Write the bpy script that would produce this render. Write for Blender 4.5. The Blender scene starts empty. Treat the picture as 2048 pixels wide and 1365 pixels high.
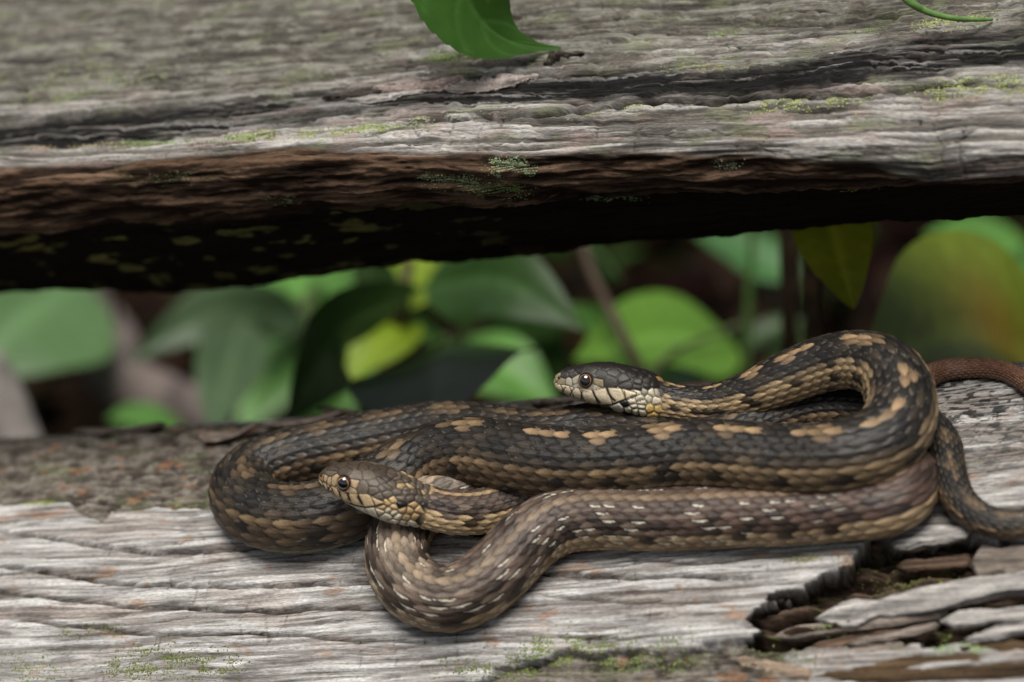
import bpy, math, random
import numpy as np
from mathutils import Vector, Matrix

random.seed(7)
rng = np.random.default_rng(11)
S = 0.01                      # everything below is worked out in centimetres

# ------------------------------------------------------------------ camera
PITCH = math.radians(30.0)
FOC = 90.0                    # distance to the plane of focus, cm
K = 2048.0 / 36.0             # photograph pixels per cm on that plane
RIGHT = np.array([1.0, 0.0, 0.0])
FWD = np.array([0.0, math.cos(PITCH), -math.sin(PITCH)])
UP = np.array([0.0, math.sin(PITCH), math.cos(PITCH)])
CAM = -FOC * FWD

scene = bpy.context.scene
COLL = scene.collection
cam_d = bpy.data.cameras.new("camera")
cam = bpy.data.objects.new("camera", cam_d)
COLL.objects.link(cam)
cam_d.sensor_width = 36.0
cam_d.lens = 90.0
cam_d.clip_start = 0.02
cam_d.clip_end = 300.0
cam.location = Vector(CAM * S)
cam.rotation_euler = (math.radians(90.0) - PITCH, 0.0, 0.0)
cam_d.dof.use_dof = True
cam_d.dof.focus_distance = (FOC - 1.3) * S
cam_d.dof.aperture_fstop = 5.0
cam_d.dof.aperture_blades = 9
scene.camera = cam

# ------------------------------------------------------------------ light
SUN_EL, SUN_AZ = math.radians(80.0), math.radians(-35.0)
world = bpy.data.worlds.new("World")
scene.world = world
world.use_nodes = True
wn, wl = world.node_tree.nodes, world.node_tree.links
wn.clear()
w_out = wn.new("ShaderNodeOutputWorld")
w_bg = wn.new("ShaderNodeBackground")
w_hs = wn.new("ShaderNodeHueSaturation")
w_sky = wn.new("ShaderNodeTexSky")
w_sky.sky_type = 'NISHITA'
w_sky.sun_disc = False
w_sky.sun_elevation = SUN_EL
w_sky.sun_rotation = SUN_AZ
w_hs.inputs["Saturation"].default_value = 0.25
wl.new(w_sky.outputs[0], w_hs.inputs["Color"])
wl.new(w_hs.outputs[0], w_bg.inputs["Color"])
w_bg.inputs["Strength"].default_value = 0.05
wl.new(w_bg.outputs[0], w_out.inputs["Surface"])

sun_d = bpy.data.lights.new("sun", 'SUN')
sun_d.energy = 3.0
sun_d.angle = math.radians(38.0)
sun_d.color = (1.0, 0.96, 0.90)
sun = bpy.data.objects.new("sun", sun_d)
COLL.objects.link(sun)
sd = Vector((math.sin(SUN_AZ) * math.cos(SUN_EL), math.cos(SUN_AZ) * math.cos(SUN_EL) * -1.0, math.sin(SUN_EL)))
w_sky.sun_rotation = math.atan2(sd.x, sd.y)
sun.rotation_euler = sd.to_track_quat('Z', 'Y').to_euler()
sun.location = (0, 0, 3)

scene.view_settings.view_transform = 'Standard'
scene.view_settings.look = 'None'
scene.view_settings.gamma = 1.0
scene.view_settings.exposure = 0.72
scene.render.engine = 'CYCLES'
scene.cycles.use_denoising = True
scene.cycles.max_bounces = 8

# ------------------------------------------------------------------ helpers
def at(px, py, t=0.0):
    """World point (cm) seen at pixel (px, py) of the photograph, t cm beyond the plane of focus."""
    u, v = (px - 1024.0) / K, (682.5 - py) / K
    return CAM + (FOC + t) * (FWD + RIGHT * u / FOC + UP * v / FOC)

def ray(px, py):
    u, v = (px - 1024.0) / K, (682.5 - py) / K
    d = FWD + RIGHT * u / FOC + UP * v / FOC
    return d / np.linalg.norm(d)

def project(P):
    q = np.asarray(P) - CAM
    dep = q @ FWD
    return 1024.0 + (q @ RIGHT) / dep * FOC * K, 682.5 - (q @ UP) / dep * FOC * K, dep - FOC

def unit(v):
    v = np.asarray(v, float)
    return v / np.linalg.norm(v)

def sstep(e0, e1, x):
    if isinstance(x, np.ndarray):
        x = x.astype(np.float32)
    t = np.clip((x - e0) / (e1 - e0 + 1e-12), 0, 1)
    return t * t * (3 - 2 * t)

def mix(a, b, f):
    f = np.asarray(f)[..., None]
    a = np.asarray(a, np.float32); b = np.asarray(b, np.float32); f = f.astype(np.float32)
    return a + (b - a) * f

def hash2(i, j, seed=0):
    n = (i.astype(np.int64) * 374761393 + j.astype(np.int64) * 668265263 + seed * 1442695041) & 0x7FFFFFFF
    n = ((n ^ (n >> 13)) * 1274126177) & 0x7FFFFFFF
    n = (n ^ (n >> 16)) & 0x7FFFFFFF
    return (n % 1000003) / 1000003.0

_prng = np.random.default_rng(5)
_PERM = np.concatenate([_prng.permutation(1024)] * 3).astype(np.int32)
_ang = _prng.random(1024) * 2 * np.pi
_GX, _GY = np.cos(_ang).astype(np.float32), np.sin(_ang).astype(np.float32)

def perlin(x, y, seed=0):
    x = np.asarray(x, np.float32); y = np.asarray(y, np.float32)
    xi = np.floor(x); yi = np.floor(y)
    xf = x - xi; yf = y - yi
    xi = (xi.astype(np.int32) + seed * 57) & 1023
    yi = (yi.astype(np.int32) + seed * 131) & 1023
    u = xf * xf * xf * (xf * (xf * 6 - 15) + 10); v = yf * yf * yf * (yf * (yf * 6 - 15) + 10)
    p0 = _PERM[xi]; p1 = _PERM[xi + 1]
    k = _PERM[p0 + yi]; n00 = _GX[k] * xf + _GY[k] * yf
    k = _PERM[p1 + yi]; n10 = _GX[k] * (xf - 1) + _GY[k] * yf
    k = _PERM[p0 + yi + 1]; n01 = _GX[k] * xf + _GY[k] * (yf - 1)
    k = _PERM[p1 + yi + 1]; n11 = _GX[k] * (xf - 1) + _GY[k] * (yf - 1)
    n0 = n00 + u * (n10 - n00); n1 = n01 + u * (n11 - n01)
    return (n0 + v * (n1 - n0)) * np.float32(1.5)

def fbm(x, y, octv=4, seed=0, gain=0.5, lac=2.03):
    out, amp = 0.0, 1.0
    for k in range(octv):
        out = out + amp * perlin(x, y, seed + k * 17)
        x, y, amp = x * lac + 3.7, y * lac + 1.3, amp * gain
    return out

def cells(x, y, seed=0):
    """distance to the nearest and to the second nearest jittered point, and the nearest one's id"""
    xi, yi = np.floor(x), np.floor(y)
    d1 = np.full(x.shape, 9.0); d2 = np.full(x.shape, 9.0); idn = np.zeros(x.shape)
    for dx in (-1, 0, 1):
        for dy in (-1, 0, 1):
            cx, cy = xi + dx, yi + dy
            jx, jy = hash2(cx, cy, seed), hash2(cx, cy, seed + 5)
            d = np.hypot(cx + jx - x, cy + jy - y)
            h = hash2(cx, cy, seed + 9)
            closer = d < d1
            d2 = np.where(closer, d1, np.minimum(d2, d))
            idn = np.where(closer, h, idn)
            d1 = np.where(closer, d, d1)
    return d1, d2, idn

def make_mesh(name, V, F, col=None, smooth=True):
    """V (n,3) in cm, F (m,3 or 4)."""
    V = np.asarray(V, np.float32) * S
    F = np.asarray(F, np.int32)
    me = bpy.data.meshes.new(name)
    m, k = F.shape
    me.vertices.add(len(V)); me.vertices.foreach_set("co", V.ravel())
    me.loops.add(m * k); me.loops.foreach_set("vertex_index", F.ravel())
    me.polygons.add(m)
    me.polygons.foreach_set("loop_start", np.arange(0, m * k, k, dtype=np.int32))
    me.polygons.foreach_set("loop_total", np.full(m, k, dtype=np.int32))
    if smooth:
        me.polygons.foreach_set("use_smooth", np.ones(m, dtype=bool))
    me.update(calc_edges=True)
    if col is not None:
        c = np.ones((len(V), 4), np.float32); c[:, :3] = np.clip(col, 0, 1)
        a = me.color_attributes.new("Col", 'FLOAT_COLOR', 'POINT')
        a.data.foreach_set("color", c.ravel())
    return me

def obj(name, me, mat=None, parent=None, loc=None):
    o = bpy.data.objects.new(name, me)
    COLL.objects.link(o)
    if mat is not None and me is not None and not me.materials:
        me.materials.append(mat)
    if parent is not None:
        o.parent = parent
    if loc is not None:
        o.location = Vector(np.asarray(loc) * S)
    return o

def tag(o, label=None, category=None, group=None, kind=None):
    for k, v in (("label", label), ("category", category), ("group", group), ("kind", kind)):
        if v:
            o[k] = v
    return o

def grid_faces(nr, nc, closed=False):
    r = np.arange(nr - 1)[:, None]
    c = np.arange(nc if closed else nc - 1)[None, :]
    c1 = (c + 1) % nc
    return np.stack([r * nc + c, r * nc + c1, (r + 1) * nc + c1, (r + 1) * nc + c], -1).reshape(-1, 4)

# ------------------------------------------------------------------ materials
def new_mat(name):
    m = bpy.data.materials.new(name)
    m.use_nodes = True
    n, l = m.node_tree.nodes, m.node_tree.links
    n.clear()
    out = n.new("ShaderNodeOutputMaterial")
    b = n.new("ShaderNodeBsdfPrincipled")
    l.new(b.outputs[0], out.inputs[0])
    return m, n, l, b, out

def mat_wood():
    m, n, l, b, out = new_mat("weathered_wood")
    at_ = n.new("ShaderNodeAttribute"); at_.attribute_name = "Col"
    uv = n.new("ShaderNodeAttribute"); uv.attribute_name = "grain"
    mp = n.new("ShaderNodeMapping"); mp.inputs["Scale"].default_value = (.30, 7.5, 1.0)
    l.new(uv.outputs["Vector"], mp.inputs["Vector"])
    n1 = n.new("ShaderNodeTexNoise"); n1.inputs["Scale"].default_value = 1.0
    n1.inputs["Detail"].default_value = 6.0; n1.inputs["Roughness"].default_value = 0.7
    l.new(mp.outputs[0], n1.inputs["Vector"])
    mp2 = n.new("ShaderNodeMapping"); mp2.inputs["Scale"].default_value = (5.0, 26.0, 1.0)
    l.new(uv.outputs["Vector"], mp2.inputs["Vector"])
    n2 = n.new("ShaderNodeTexNoise"); n2.inputs["Scale"].default_value = 1.0
    n2.inputs["Detail"].default_value = 5.0; n2.inputs["Roughness"].default_value = 0.75
    l.new(mp2.outputs[0], n2.inputs["Vector"])
    r1 = n.new("ShaderNodeMapRange")
    r1.inputs["From Min"].default_value = 0.36; r1.inputs["From Max"].default_value = 0.58
    r1.inputs["To Min"].default_value = 0.42; r1.inputs["To Max"].default_value = 1.2
    l.new(n1.outputs["Fac"], r1.inputs["Value"])
    r2 = n.new("ShaderNodeMapRange")
    r2.inputs["From Min"].default_value = 0.3; r2.inputs["From Max"].default_value = 0.7
    r2.inputs["To Min"].default_value = 0.48; r2.inputs["To Max"].default_value = 1.42
    l.new(n2.outputs["Fac"], r2.inputs["Value"])
    mu = n.new("ShaderNodeMath"); mu.operation = 'MULTIPLY'
    l.new(r1.outputs[0], mu.inputs[0]); l.new(r2.outputs[0], mu.inputs[1])
    vm = n.new("ShaderNodeVectorMath"); vm.operation = 'SCALE'
    l.new(at_.outputs["Color"], vm.inputs[0]); l.new(mu.outputs[0], vm.inputs["Scale"])
    l.new(vm.outputs[0], b.inputs["Base Color"])
    b.inputs["Roughness"].default_value = 0.88
    b.inputs["Specular IOR Level"].default_value = 0.08
    ad = n.new("ShaderNodeMath"); ad.operation = 'ADD'
    l.new(n1.outputs["Fac"], ad.inputs[0]); l.new(n2.outputs["Fac"], ad.inputs[1])
    bp = n.new("ShaderNodeBump"); bp.inputs["Strength"].default_value = 0.75
    bp.inputs["Distance"].default_value = 0.0011
    l.new(ad.outputs[0], bp.inputs["Height"]); l.new(bp.outputs[0], b.inputs["Normal"])
    return m

def mat_attr(name, rough=0.5, spec=0.5, bump=0.0, bscale=900.0, sheen=0.0, coat=0.0):
    m, n, l, b, out = new_mat(name)
    at_ = n.new("ShaderNodeAttribute"); at_.attribute_name = "Col"
    tc = n.new("ShaderNodeTexCoord")
    nz = n.new("ShaderNodeTexNoise"); nz.inputs["Scale"].default_value = bscale
    nz.inputs["Detail"].default_value = 3.0
    l.new(tc.outputs["Object"], nz.inputs["Vector"])
    r = n.new("ShaderNodeMapRange")
    r.inputs["From Min"].default_value = 0.3; r.inputs["From Max"].default_value = 0.7
    r.inputs["To Min"].default_value = 0.78; r.inputs["To Max"].default_value = 1.2
    l.new(nz.outputs["Fac"], r.inputs["Value"])
    vm = n.new("ShaderNodeVectorMath"); vm.operation = 'SCALE'
    l.new(at_.outputs["Color"], vm.inputs[0]); l.new(r.outputs[0], vm.inputs["Scale"])
    l.new(vm.outputs[0], b.inputs["Base Color"])
    b.inputs["Roughness"].default_value = rough
    b.inputs["Specular IOR Level"].default_value = spec
    b.inputs["Coat Weight"].default_value = coat
    b.inputs["Coat Roughness"].default_value = 0.05
    if bump:
        bp = n.new("ShaderNodeBump"); bp.inputs["Strength"].default_value = bump
        bp.inputs["Distance"].default_value = 0.0004
        l.new(nz.outputs["Fac"], bp.inputs["Height"]); l.new(bp.outputs[0], b.inputs["Normal"])
    return m

def mat_leaf():
    m, n, l, b, out = new_mat("leaf_blade")
    at_ = n.new("ShaderNodeAttribute"); at_.attribute_name = "Col"
    tc = n.new("ShaderNodeTexCoord")
    nz = n.new("ShaderNodeTexNoise"); nz.inputs["Scale"].default_value = 140.0; nz.inputs["Detail"].default_value = 4.0
    l.new(tc.outputs["Object"], nz.inputs["Vector"])
    r = n.new("ShaderNodeMapRange")
    r.inputs["To Min"].default_value = 0.75; r.inputs["To Max"].default_value = 1.25
    l.new(nz.outputs["Fac"], r.inputs["Value"])
    vm = n.new("ShaderNodeVectorMath"); vm.operation = 'SCALE'
    l.new(at_.outputs["Color"], vm.inputs[0]); l.new(r.outputs[0], vm.inputs["Scale"])
    l.new(vm.outputs[0], b.inputs["Base Color"])
    b.inputs["Roughness"].default_value = 0.42
    b.inputs["Specular IOR Level"].default_value = 0.4
    tr = n.new("ShaderNodeBsdfTranslucent")
    l.new(vm.outputs[0], tr.inputs["Color"])
    ms = n.new("ShaderNodeMixShader"); ms.inputs[0].default_value = 0.35
    l.new(b.outputs[0], ms.inputs[1]); l.new(tr.outputs[0], ms.inputs[2])
    l.new(ms.outputs[0], out.inputs[0])
    return m

def mat_ground():
    m, n, l, b, out = new_mat("leaf_litter_soil")
    tc = n.new("ShaderNodeTexCoord")
    vz = n.new("ShaderNodeTexVoronoi"); vz.inputs["Scale"].default_value = 38.0
    l.new(tc.outputs["Object"], vz.inputs["Vector"])
    nz = n.new("ShaderNodeTexNoise"); nz.inputs["Scale"].default_value = 12.0; nz.inputs["Detail"].default_value = 8.0
    l.new(tc.outputs["Object"], nz.inputs["Vector"])
    cr = n.new("ShaderNodeValToRGB")
    cr.color_ramp.elements[0].position = 0.3; cr.color_ramp.elements[0].color = (0.004, 0.003, 0.002, 1)
    cr.color_ramp.elements[1].position = 0.75; cr.color_ramp.elements[1].color = (0.022, 0.014, 0.009, 1)
    l.new(nz.outputs["Fac"], cr.inputs[0])
    mx = n.new("ShaderNodeMix"); mx.data_type = 'RGBA'; mx.blend_type = 'MULTIPLY'; mx.inputs[0].default_value = 0.6
    l.new(cr.outputs[0], mx.inputs[6]); l.new(vz.outputs["Color"], mx.inputs[7])
    l.new(mx.outputs[2], b.inputs["Base Color"])
    b.inputs["Roughness"].default_value = 1.0
    b.inputs["Specular IOR Level"].default_value = 0.0
    bp = n.new("ShaderNodeBump"); bp.inputs["Strength"].default_value = 1.0; bp.inputs["Distance"].default_value = 0.01
    l.new(vz.outputs["Distance"], bp.inputs["Height"]); l.new(bp.outputs[0], b.inputs["Normal"])
    return m

M_WOOD = mat_wood()
M_SKIN = mat_attr("snake_scales", rough=0.46, spec=0.28, bump=0.25, bscale=1400.0)
M_EYE = mat_attr("snake_eye", rough=0.08, spec=0.7, coat=1.0)
M_MOSS = mat_attr("lichen_granules", rough=0.95, spec=0.1, bump=0.5, bscale=1800.0)
M_STEM = mat_attr("plant_stem", rough=0.6, spec=0.3, bump=0.4, bscale=500.0)
M_LEAF = mat_leaf()
M_GROUND = mat_ground()
M_LITTER = mat_attr("dead_leaf", rough=1.0, spec=0.0, bscale=60.0)

def end_caps(log, name, V, C, gv, cap, nc):
    for part in (cap[:nc], cap[nc:]):
        cu, ci = np.unique(part, return_inverse=True)
        me = make_mesh(name, V[cu], ci.reshape(part.shape), C[cu])
        me.attributes.new("grain", 'FLOAT_VECTOR', 'POINT').data.foreach_set("vector", gv[cu].ravel())
        obj(name, me, M_WOOD, log)

# ------------------------------------------------------------------ the lower log
def log_frame(origin, axis):
    a = unit(axis)
    z = np.array([0, 0, 1.0]); z = unit(z - a * (z @ a))
    b = np.cross(z, a)                       # points away from the camera
    return np.asarray(origin, float), a, b, z

R1 = 16.0
T1 = 10.5
SLOPE1, YAW1 = 0.085, 0.33
c0 = at(1024, 800, T1)
AX1 = RIGHT + UP * SLOPE1 - FWD * YAW1
O1, A1, B1, Z1 = log_frame(c0 - UP * R1, AX1)
# UP is not quite square to the axis: drop the centre along the part of UP that is
nrm = unit(UP - A1 * (UP @ A1)); O1 = c0 - nrm * R1

def cyl_hit(px, py, lift, R=R1):
    """Near point on the ray through a pixel that is lift cm above the plain log; the closest pass if there is none."""
    d = ray(px, py)
    q = CAM - O1
    dp, qp = d - A1 * (d @ A1), q - A1 * (q @ A1)
    aa, bb, cc = dp @ dp, dp @ qp, qp @ qp - (R + lift) ** 2
    disc = bb * bb - aa * cc
    t = (-bb - math.sqrt(disc)) / aa if disc > 0 else -bb / aa
    return CAM + d * t

def log1_coord(P):
    """(a along the log, w arc length from the crest towards the camera positive)"""
    q = np.asarray(P) - O1
    return q @ A1, -np.arctan2(q @ B1, q @ Z1) * R1

def trace1(pts):
    aw = np.array([log1_coord(cyl_hit(x, y, 0.0)) for x, y in pts])
    o = np.argsort(aw[:, 0])
    return aw[o, 0], aw[o, 1]

def poly_dist(a, w, pts, closed=False):
    """distance of (a,w) to a polyline, and for a closed one the sign (inside < 0)"""
    pts = np.asarray(pts, np.float32)
    n = len(pts)
    d = np.full(a.shape, 1e9, np.float32)
    inside = np.zeros(a.shape, bool)
    for i in range(n if closed else n - 1):
        p, q = pts[i], pts[(i + 1) % n]
        e = q - p
        t = np.clip(((a - p[0]) * e[0] + (w - p[1]) * e[1]) / (e @ e + 1e-12), 0, 1)
        d = np.minimum(d, np.hypot(a - p[0] - t * e[0], w - p[1] - t * e[1]))
        if closed:
            c = ((p[1] > w) != (q[1] > w))
            with np.errstate(divide='ignore', invalid='ignore'):
                xs = (q[0] - p[0]) * (w - p[1]) / (q[1] - p[1]) + p[0]
            inside ^= c & (a < xs)
    return np.where(inside, -d, d) if closed else d

def region1(pts):
    return np.array([log1_coord(cyl_hit(x, y, 0.0)) for x, y in pts])

SLAB = [(-1500, 1010), (-700, 985), (-300, 1020), (-60, 1012), (0, 1015), (90, 1020), (150, 1026), (186, 1046), (205, 1050), (232, 1034), (300, 1026), (420, 1032), (520, 1040),
        (700, 1052), (900, 1070), (1060, 1085), (1150, 1072), (1260, 1060), (1380, 1068), (1500, 1062), (1620, 1058), (1752, 1050),
        (1757, 1075), (1742, 1100), (1738, 1122), (1715, 1142), (1690, 1158), (1640, 1180), (1575, 1198), (1530, 1222), (1502, 1246),
        (1538, 1266), (1548, 1288), (1490, 1298), (1400, 1306), (1280, 1318), (1150, 1312), (1040, 1330), (900, 1400), (600, 1440), (200, 1500), (-60, 1480), (-600, 1540), (-1500, 1500)]
HOLE = [(1748, 1060), (1800, 1088), (1870, 1080), (1935, 1068), (1990, 1085), (2110, 1080), (2110, 1300), (1900, 1292), (1700, 1300),
        (1560, 1310), (1500, 1302), (1536, 1278), (1494, 1246), (1566, 1194), (1634, 1174), (1684, 1152), (1728, 1120), (1734, 1098)]
CRACKS1 = [([(-40, 1066), (0, 1072), (100, 1085), (200, 1105), (330, 1112), (420, 1109), (520, 1100), (640, 1096)], .075, .30),
           ([(-40, 1132), (0, 1140), (80, 1150), (200, 1175), (330, 1180), (500, 1180), (700, 1178), (800, 1172), (900, 1170)], .075, .28),
           ([(-40, 1188), (0, 1195), (100, 1208), (250, 1222), (450, 1228), (600, 1228), (740, 1226), (860, 1236)], .065, .22),
           ([(860, 1120), (960, 1128), (1060, 1152), (1200, 1160), (1400, 1167), (1500, 1163), (1575, 1155)], .08, .30),
           ([(1040, 1200), (1250, 1216), (1500, 1213)], .05, .12),
           ([(1230, 1130), (1400, 1134), (1520, 1124), (1700, 1118)], .05, .12),
           ([(0, 1250), (150, 1262), (330, 1278), (520, 1274), (700, 1290), (900, 1296)], .065, .16),
           ([(880, 1290), (1050, 1282), (1250, 1288), (1450, 1270)], .05, .12),
           ([(1868, 838), (1920, 832), (1990, 822), (2090, 808)], .08, .3),
           ([(1880, 908), (1930, 905), (1990, 896), (2090, 884)], .09, .5),
           ([(1900, 960), (1990, 962), (2090, 952)], .05, .15),
           ([(1920, 1012), (2000, 1010), (2090, 1000)], .05, .12)]
CREST_BARK = [(-60, 900), (2100, 900)]

def build_log1():
    # sampling: dense where the camera looks, coarse elsewhere
    a = np.concatenate([np.linspace(-75, -27, 30)[:-1], np.linspace(-25, 22, 700), np.linspace(22, 70, 30)[1:]])
    wv0, wv1 = -7.0, 19.5
    circ = 2 * math.pi * R1
    w = np.concatenate([np.linspace(wv0, wv1, 460), np.linspace(wv1, wv0 + circ, 60)[1:-1]])
    Aa, Ww = np.meshgrid(a.astype(np.float32), w.astype(np.float32), indexing='ij')
    vis = sstep(wv0 - .1, wv0 + 1.0, Ww) * (1 - sstep(wv1 - 1.0, wv1 + .1, Ww))
    jit = fbm(Aa * .55, Ww * 1.5, 4, 3, .55) * 0.26
    slab_d = poly_dist(Aa + jit * .6, Ww + jit, region1(SLAB), True)
    slab = 1 - sstep(-0.10, 0.06, slab_d)
    hole_d = poly_dist(Aa + jit * .6, Ww + jit, region1(HOLE), True)
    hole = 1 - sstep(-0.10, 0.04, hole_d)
    cliff_shade = np.exp(-(hole_d / .16) ** 2)
    slab = slab * (1 - hole)
    # the right-hand plate of bare wood behind the hole
    rp = sstep(13.0, 14.2, Aa + jit * 2)  * (1 - slab)
    bark = (1 - slab) * (1 - rp * .9) * vis
    low = fbm(Aa * .09, Ww * .16, 3, 5) * .22
    # long grain
    warp = fbm(Aa * .10, Ww * .35, 2, 8) * .45
    g1 = fbm(Aa * .07, (Ww + warp) * 2.6, 5, 12, .6)
    g2 = fbm(Aa * .25, (Ww + warp) * 9.0, 2, 19)
    knob = fbm(Aa * 1.2, Ww * 1.6, 4, 40)
    d1, d2, cid = cells((Aa + knob * .4) * .38, (Ww + warp + knob * .3) * 1.5, 4)
    plate = sstep(.02, .25, d2 - d1)
    h = low.copy()
    bare = np.maximum(slab, rp)
    h += bare * (g1 * .055 + g2 * .022 + slab * (.30 - .20 * sstep(14.0, 16.5, Ww)))
    h += bark * (knob * .09 + g1 * .06 + (plate - 1) * .06 + (cid - .5) * .06 + fbm(Aa * 4, Ww * 6, 3, 44) * .05)
    # broken bottom edge of the slab: soft rot below
    below = sstep(15.0, 17.5, Ww) * (1 - slab)
    h -= below * .3
    # cavity with fibres
    fib = np.abs(fbm(Aa * .22, (Ww + warp * .6 + Aa * .10) * 1.5, 3, 60))
    h -= hole * (1.35 + .3 * knob - fib * 1.1)
    crack = np.zeros_like(h)
    for pts, wd, dp in CRACKS1:
        ca, cw = trace1(pts)
        wc = np.interp(Aa[:, :1], ca, cw) + fbm(Aa[:, :1] * .45, Aa[:, :1] * 0 + wd * 50, 3, 70) * .09
        fade = sstep(ca[0] - .1, ca[0] + 1.6, Aa[:, :1]) * (1 - sstep(ca[-1] - 1.6, ca[-1] + .1, Aa[:, :1]))
        wid = wd * (.7 + .8 * np.abs(fbm(Aa[:, :1] * .8, Aa[:, :1] * 0 + 3.3, 2, 77)))
        dist = Ww - wc
        f = np.exp(-(dist / wid) ** 2) * fade * (1 - hole)
        lipf = np.exp(-((dist + wid * 3.0) / (wid * 3.0)) ** 2) * fade * (1 - hole)
        h += lipf * .03 - f * dp
        crack = np.maximum(crack, f)
    # fine drying checks across and along the grain
    chk = sstep(.62, .80, fbm(Aa * .35, (Ww + warp) * 5.0, 2, 90) + .25)
    h -= bare * chk * .05
    cx1, cx2, _ = cells((Aa + warp) * 1.1, Ww * .45, 23)
    cross = (1 - sstep(0.0, .035, cx2 - cx1)) * sstep(.1, .5, fbm(Aa * .3, Ww * .5, 2, 93) + .15)
    h -= bare * cross * .035
    h *= np.clip(vis + .5, 0, 1)
    # taper towards flared ends
    rr = R1 + h + 0.0
    # the broken edge overhangs: the floor of the cavity runs in under the slab
    und = hole * np.exp(np.clip(hole_d, -3, 0) / .35)
    phi = (Ww - .38 * und) / R1
    loc = np.stack([Aa - .45 * und, -np.sin(phi) * rr, np.cos(phi) * rr], -1)
    # colours
    pal_light, pal_mid = np.array([.57, .555, .535]), np.array([.29, .268, .248])
    pal_pink, pal_brown = np.array([.40, .335, .295]), np.array([.17, .115, .08])
    tone = sstep(-.5, .45, g1 + .35 * g2 + .3 * fbm(Aa * .35, Ww * .7, 3, 101))
    col = mix(pal_mid, pal_light, tone)
    pk = sstep(.18, .55, fbm(Aa * .3, Ww * .8, 4, 110)) * .5
    col = mix(col, pal_pink, pk)
    dk = sstep(.34, .62, fbm(Aa * .28, (Ww + warp) * 3.0, 4, 115)) * .6
    col = mix(col, np.array([.12, .105, .095]), dk)
    orange = sstep(.58, .76, fbm(Aa * .55, Ww * 1.2, 4, 121)) * .5
    col = mix(col, np.array([.36, .19, .10]), orange)
    # stained grey-brown to the lower left
    ll = sstep(14.6, 16.8, Ww + jit * 2) * (1 - sstep(2, 8, Aa))
    col = mix(col, np.array([.20, .16, .13]), ll * .55)
    bcol = mix(np.array([.060, .049, .040]), np.array([.215, .185, .155]), sstep(-.45, .5, knob * .7 + g1 * .5 + (cid - .5) * .4))
    bcol = mix(bcol, np.array([.30, .275, .24]), sstep(.15, .45, fbm(Aa * 1.5, Ww * 2.4, 3, 128)) * .55)
    bcol = mix(bcol, np.array([.05, .04, .032]), sstep(.25, .5, fbm(Aa * 1.1, Ww * 2.6, 3, 129)) * .6)
    bcol = mix(bcol, np.array([.11, .12, .065]), sstep(.25, .55, fbm(Aa * .6, Ww * .9, 3, 131)) * .5)
    bcol = mix(bcol, np.array([.30, .15, .08]), sstep(.52, .66, fbm(Aa * .8, Ww * 1.2, 3, 137)) * .55)
    col = mix(col, bcol, np.clip(bark, 0, 1))
    # black speckle of the plate at the right
    sp = sstep(.12, .22, fbm(Aa * 2.0, Ww * 5.5, 3, 141)) * rp * (1 - sstep(-1.5, 5.5, Ww + jit * 3)) * .9
    col = mix(col, np.array([.03, .03, .03]), sp)
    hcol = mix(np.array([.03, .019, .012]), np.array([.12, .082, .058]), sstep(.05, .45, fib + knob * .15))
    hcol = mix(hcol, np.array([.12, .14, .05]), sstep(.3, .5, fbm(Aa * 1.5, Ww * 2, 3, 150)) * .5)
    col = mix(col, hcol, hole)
    col = mix(col, np.array([.030, .019, .013]), cliff_shade * sstep(.0, -.08, hole_d) * .9)  # shade under the overhanging broken edge, painted in as very dark brown
    col = mix(col, np.array([.16, .10, .06]), below * .8)
    col = mix(col, np.array([.06, .045, .035]), np.clip(crack * .9 + bare * (chk * .45 + cross * .5), 0, 1))
    lich = sstep(.30, .55, fbm(Aa * .7, Ww * 1.4, 4, 160)) * sstep(14.0, 15.5, Ww + jit * 2) * (1 - hole) * .7
    col = mix(col, np.array([.19, .23, .10]), lich)
    # end caps
    nr, nc = Aa.shape
    F = grid_faces(nr, nc, True)
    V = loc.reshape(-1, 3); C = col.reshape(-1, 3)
    ends = np.array([[a[0] + 1.5, 0, 0], [a[-1] - 1.5, 0, 0]])
    V = np.vstack([V, ends]); C = np.vstack([C, [[.2, .15, .1]] * 2])
    e0, e1 = nr * nc, nr * nc + 1
    k = np.arange(nc); k1 = (k + 1) % nc
    cap = np.vstack([np.stack([k1, k, np.full(nc, e0)], -1), np.stack([(nr - 1) * nc + k, (nr - 1) * nc + k1, np.full(nc, e1)], -1)])
    F = F[:, ::-1]; cap = cap[:, ::-1]
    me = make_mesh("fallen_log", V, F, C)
    ga = me.attributes.new("grain", 'FLOAT_VECTOR', 'POINT')
    gv = np.zeros((len(V), 3), np.float32); gv[:nr * nc, 0] = Aa.ravel(); gv[:nr * nc, 1] = (Ww + warp * .4).ravel()
    ga.data.foreach_set("vector", gv.ravel())
    o = obj("fallen_log", me, M_WOOD)
    M = Matrix(((A1[0], B1[0], Z1[0], O1[0] * S), (A1[1], B1[1], Z1[1], O1[1] * S), (A1[2], B1[2], Z1[2], O1[2] * S), (0, 0, 0, 1)))
    o.matrix_world = M
    end_caps(o, 'cut_end', V, C, gv, cap, nc)
    tag(o, "weathered grey fallen log that two snakes lie coiled on", "log")
    return o, M, (a, w, h)

LOG1, LOG1_M, LOG1_H = build_log1()

def log1_height(aq, wq):
    a, w, h = LOG1_H
    i = int(np.clip(np.searchsorted(a, aq), 0, len(a) - 1)); j = int(np.clip(np.searchsorted(w[:460], wq), 0, 459))
    return h[i, j]

def log1_local(a, w, lift):
    r = R1 + log1_height(a, w) + lift
    return np.array([a, -math.sin(w / R1) * r, math.cos(w / R1) * r])

# ------------------------------------------------------------------ the upper log
RIM_T = -1.5
SLOPE2, YAW2 = 0.035, 0.33
O2 = at(1024, 318, RIM_T)
_, A2, B2, Z2 = log_frame(O2, RIGHT + UP * SLOPE2 - FWD * YAW2)
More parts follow.
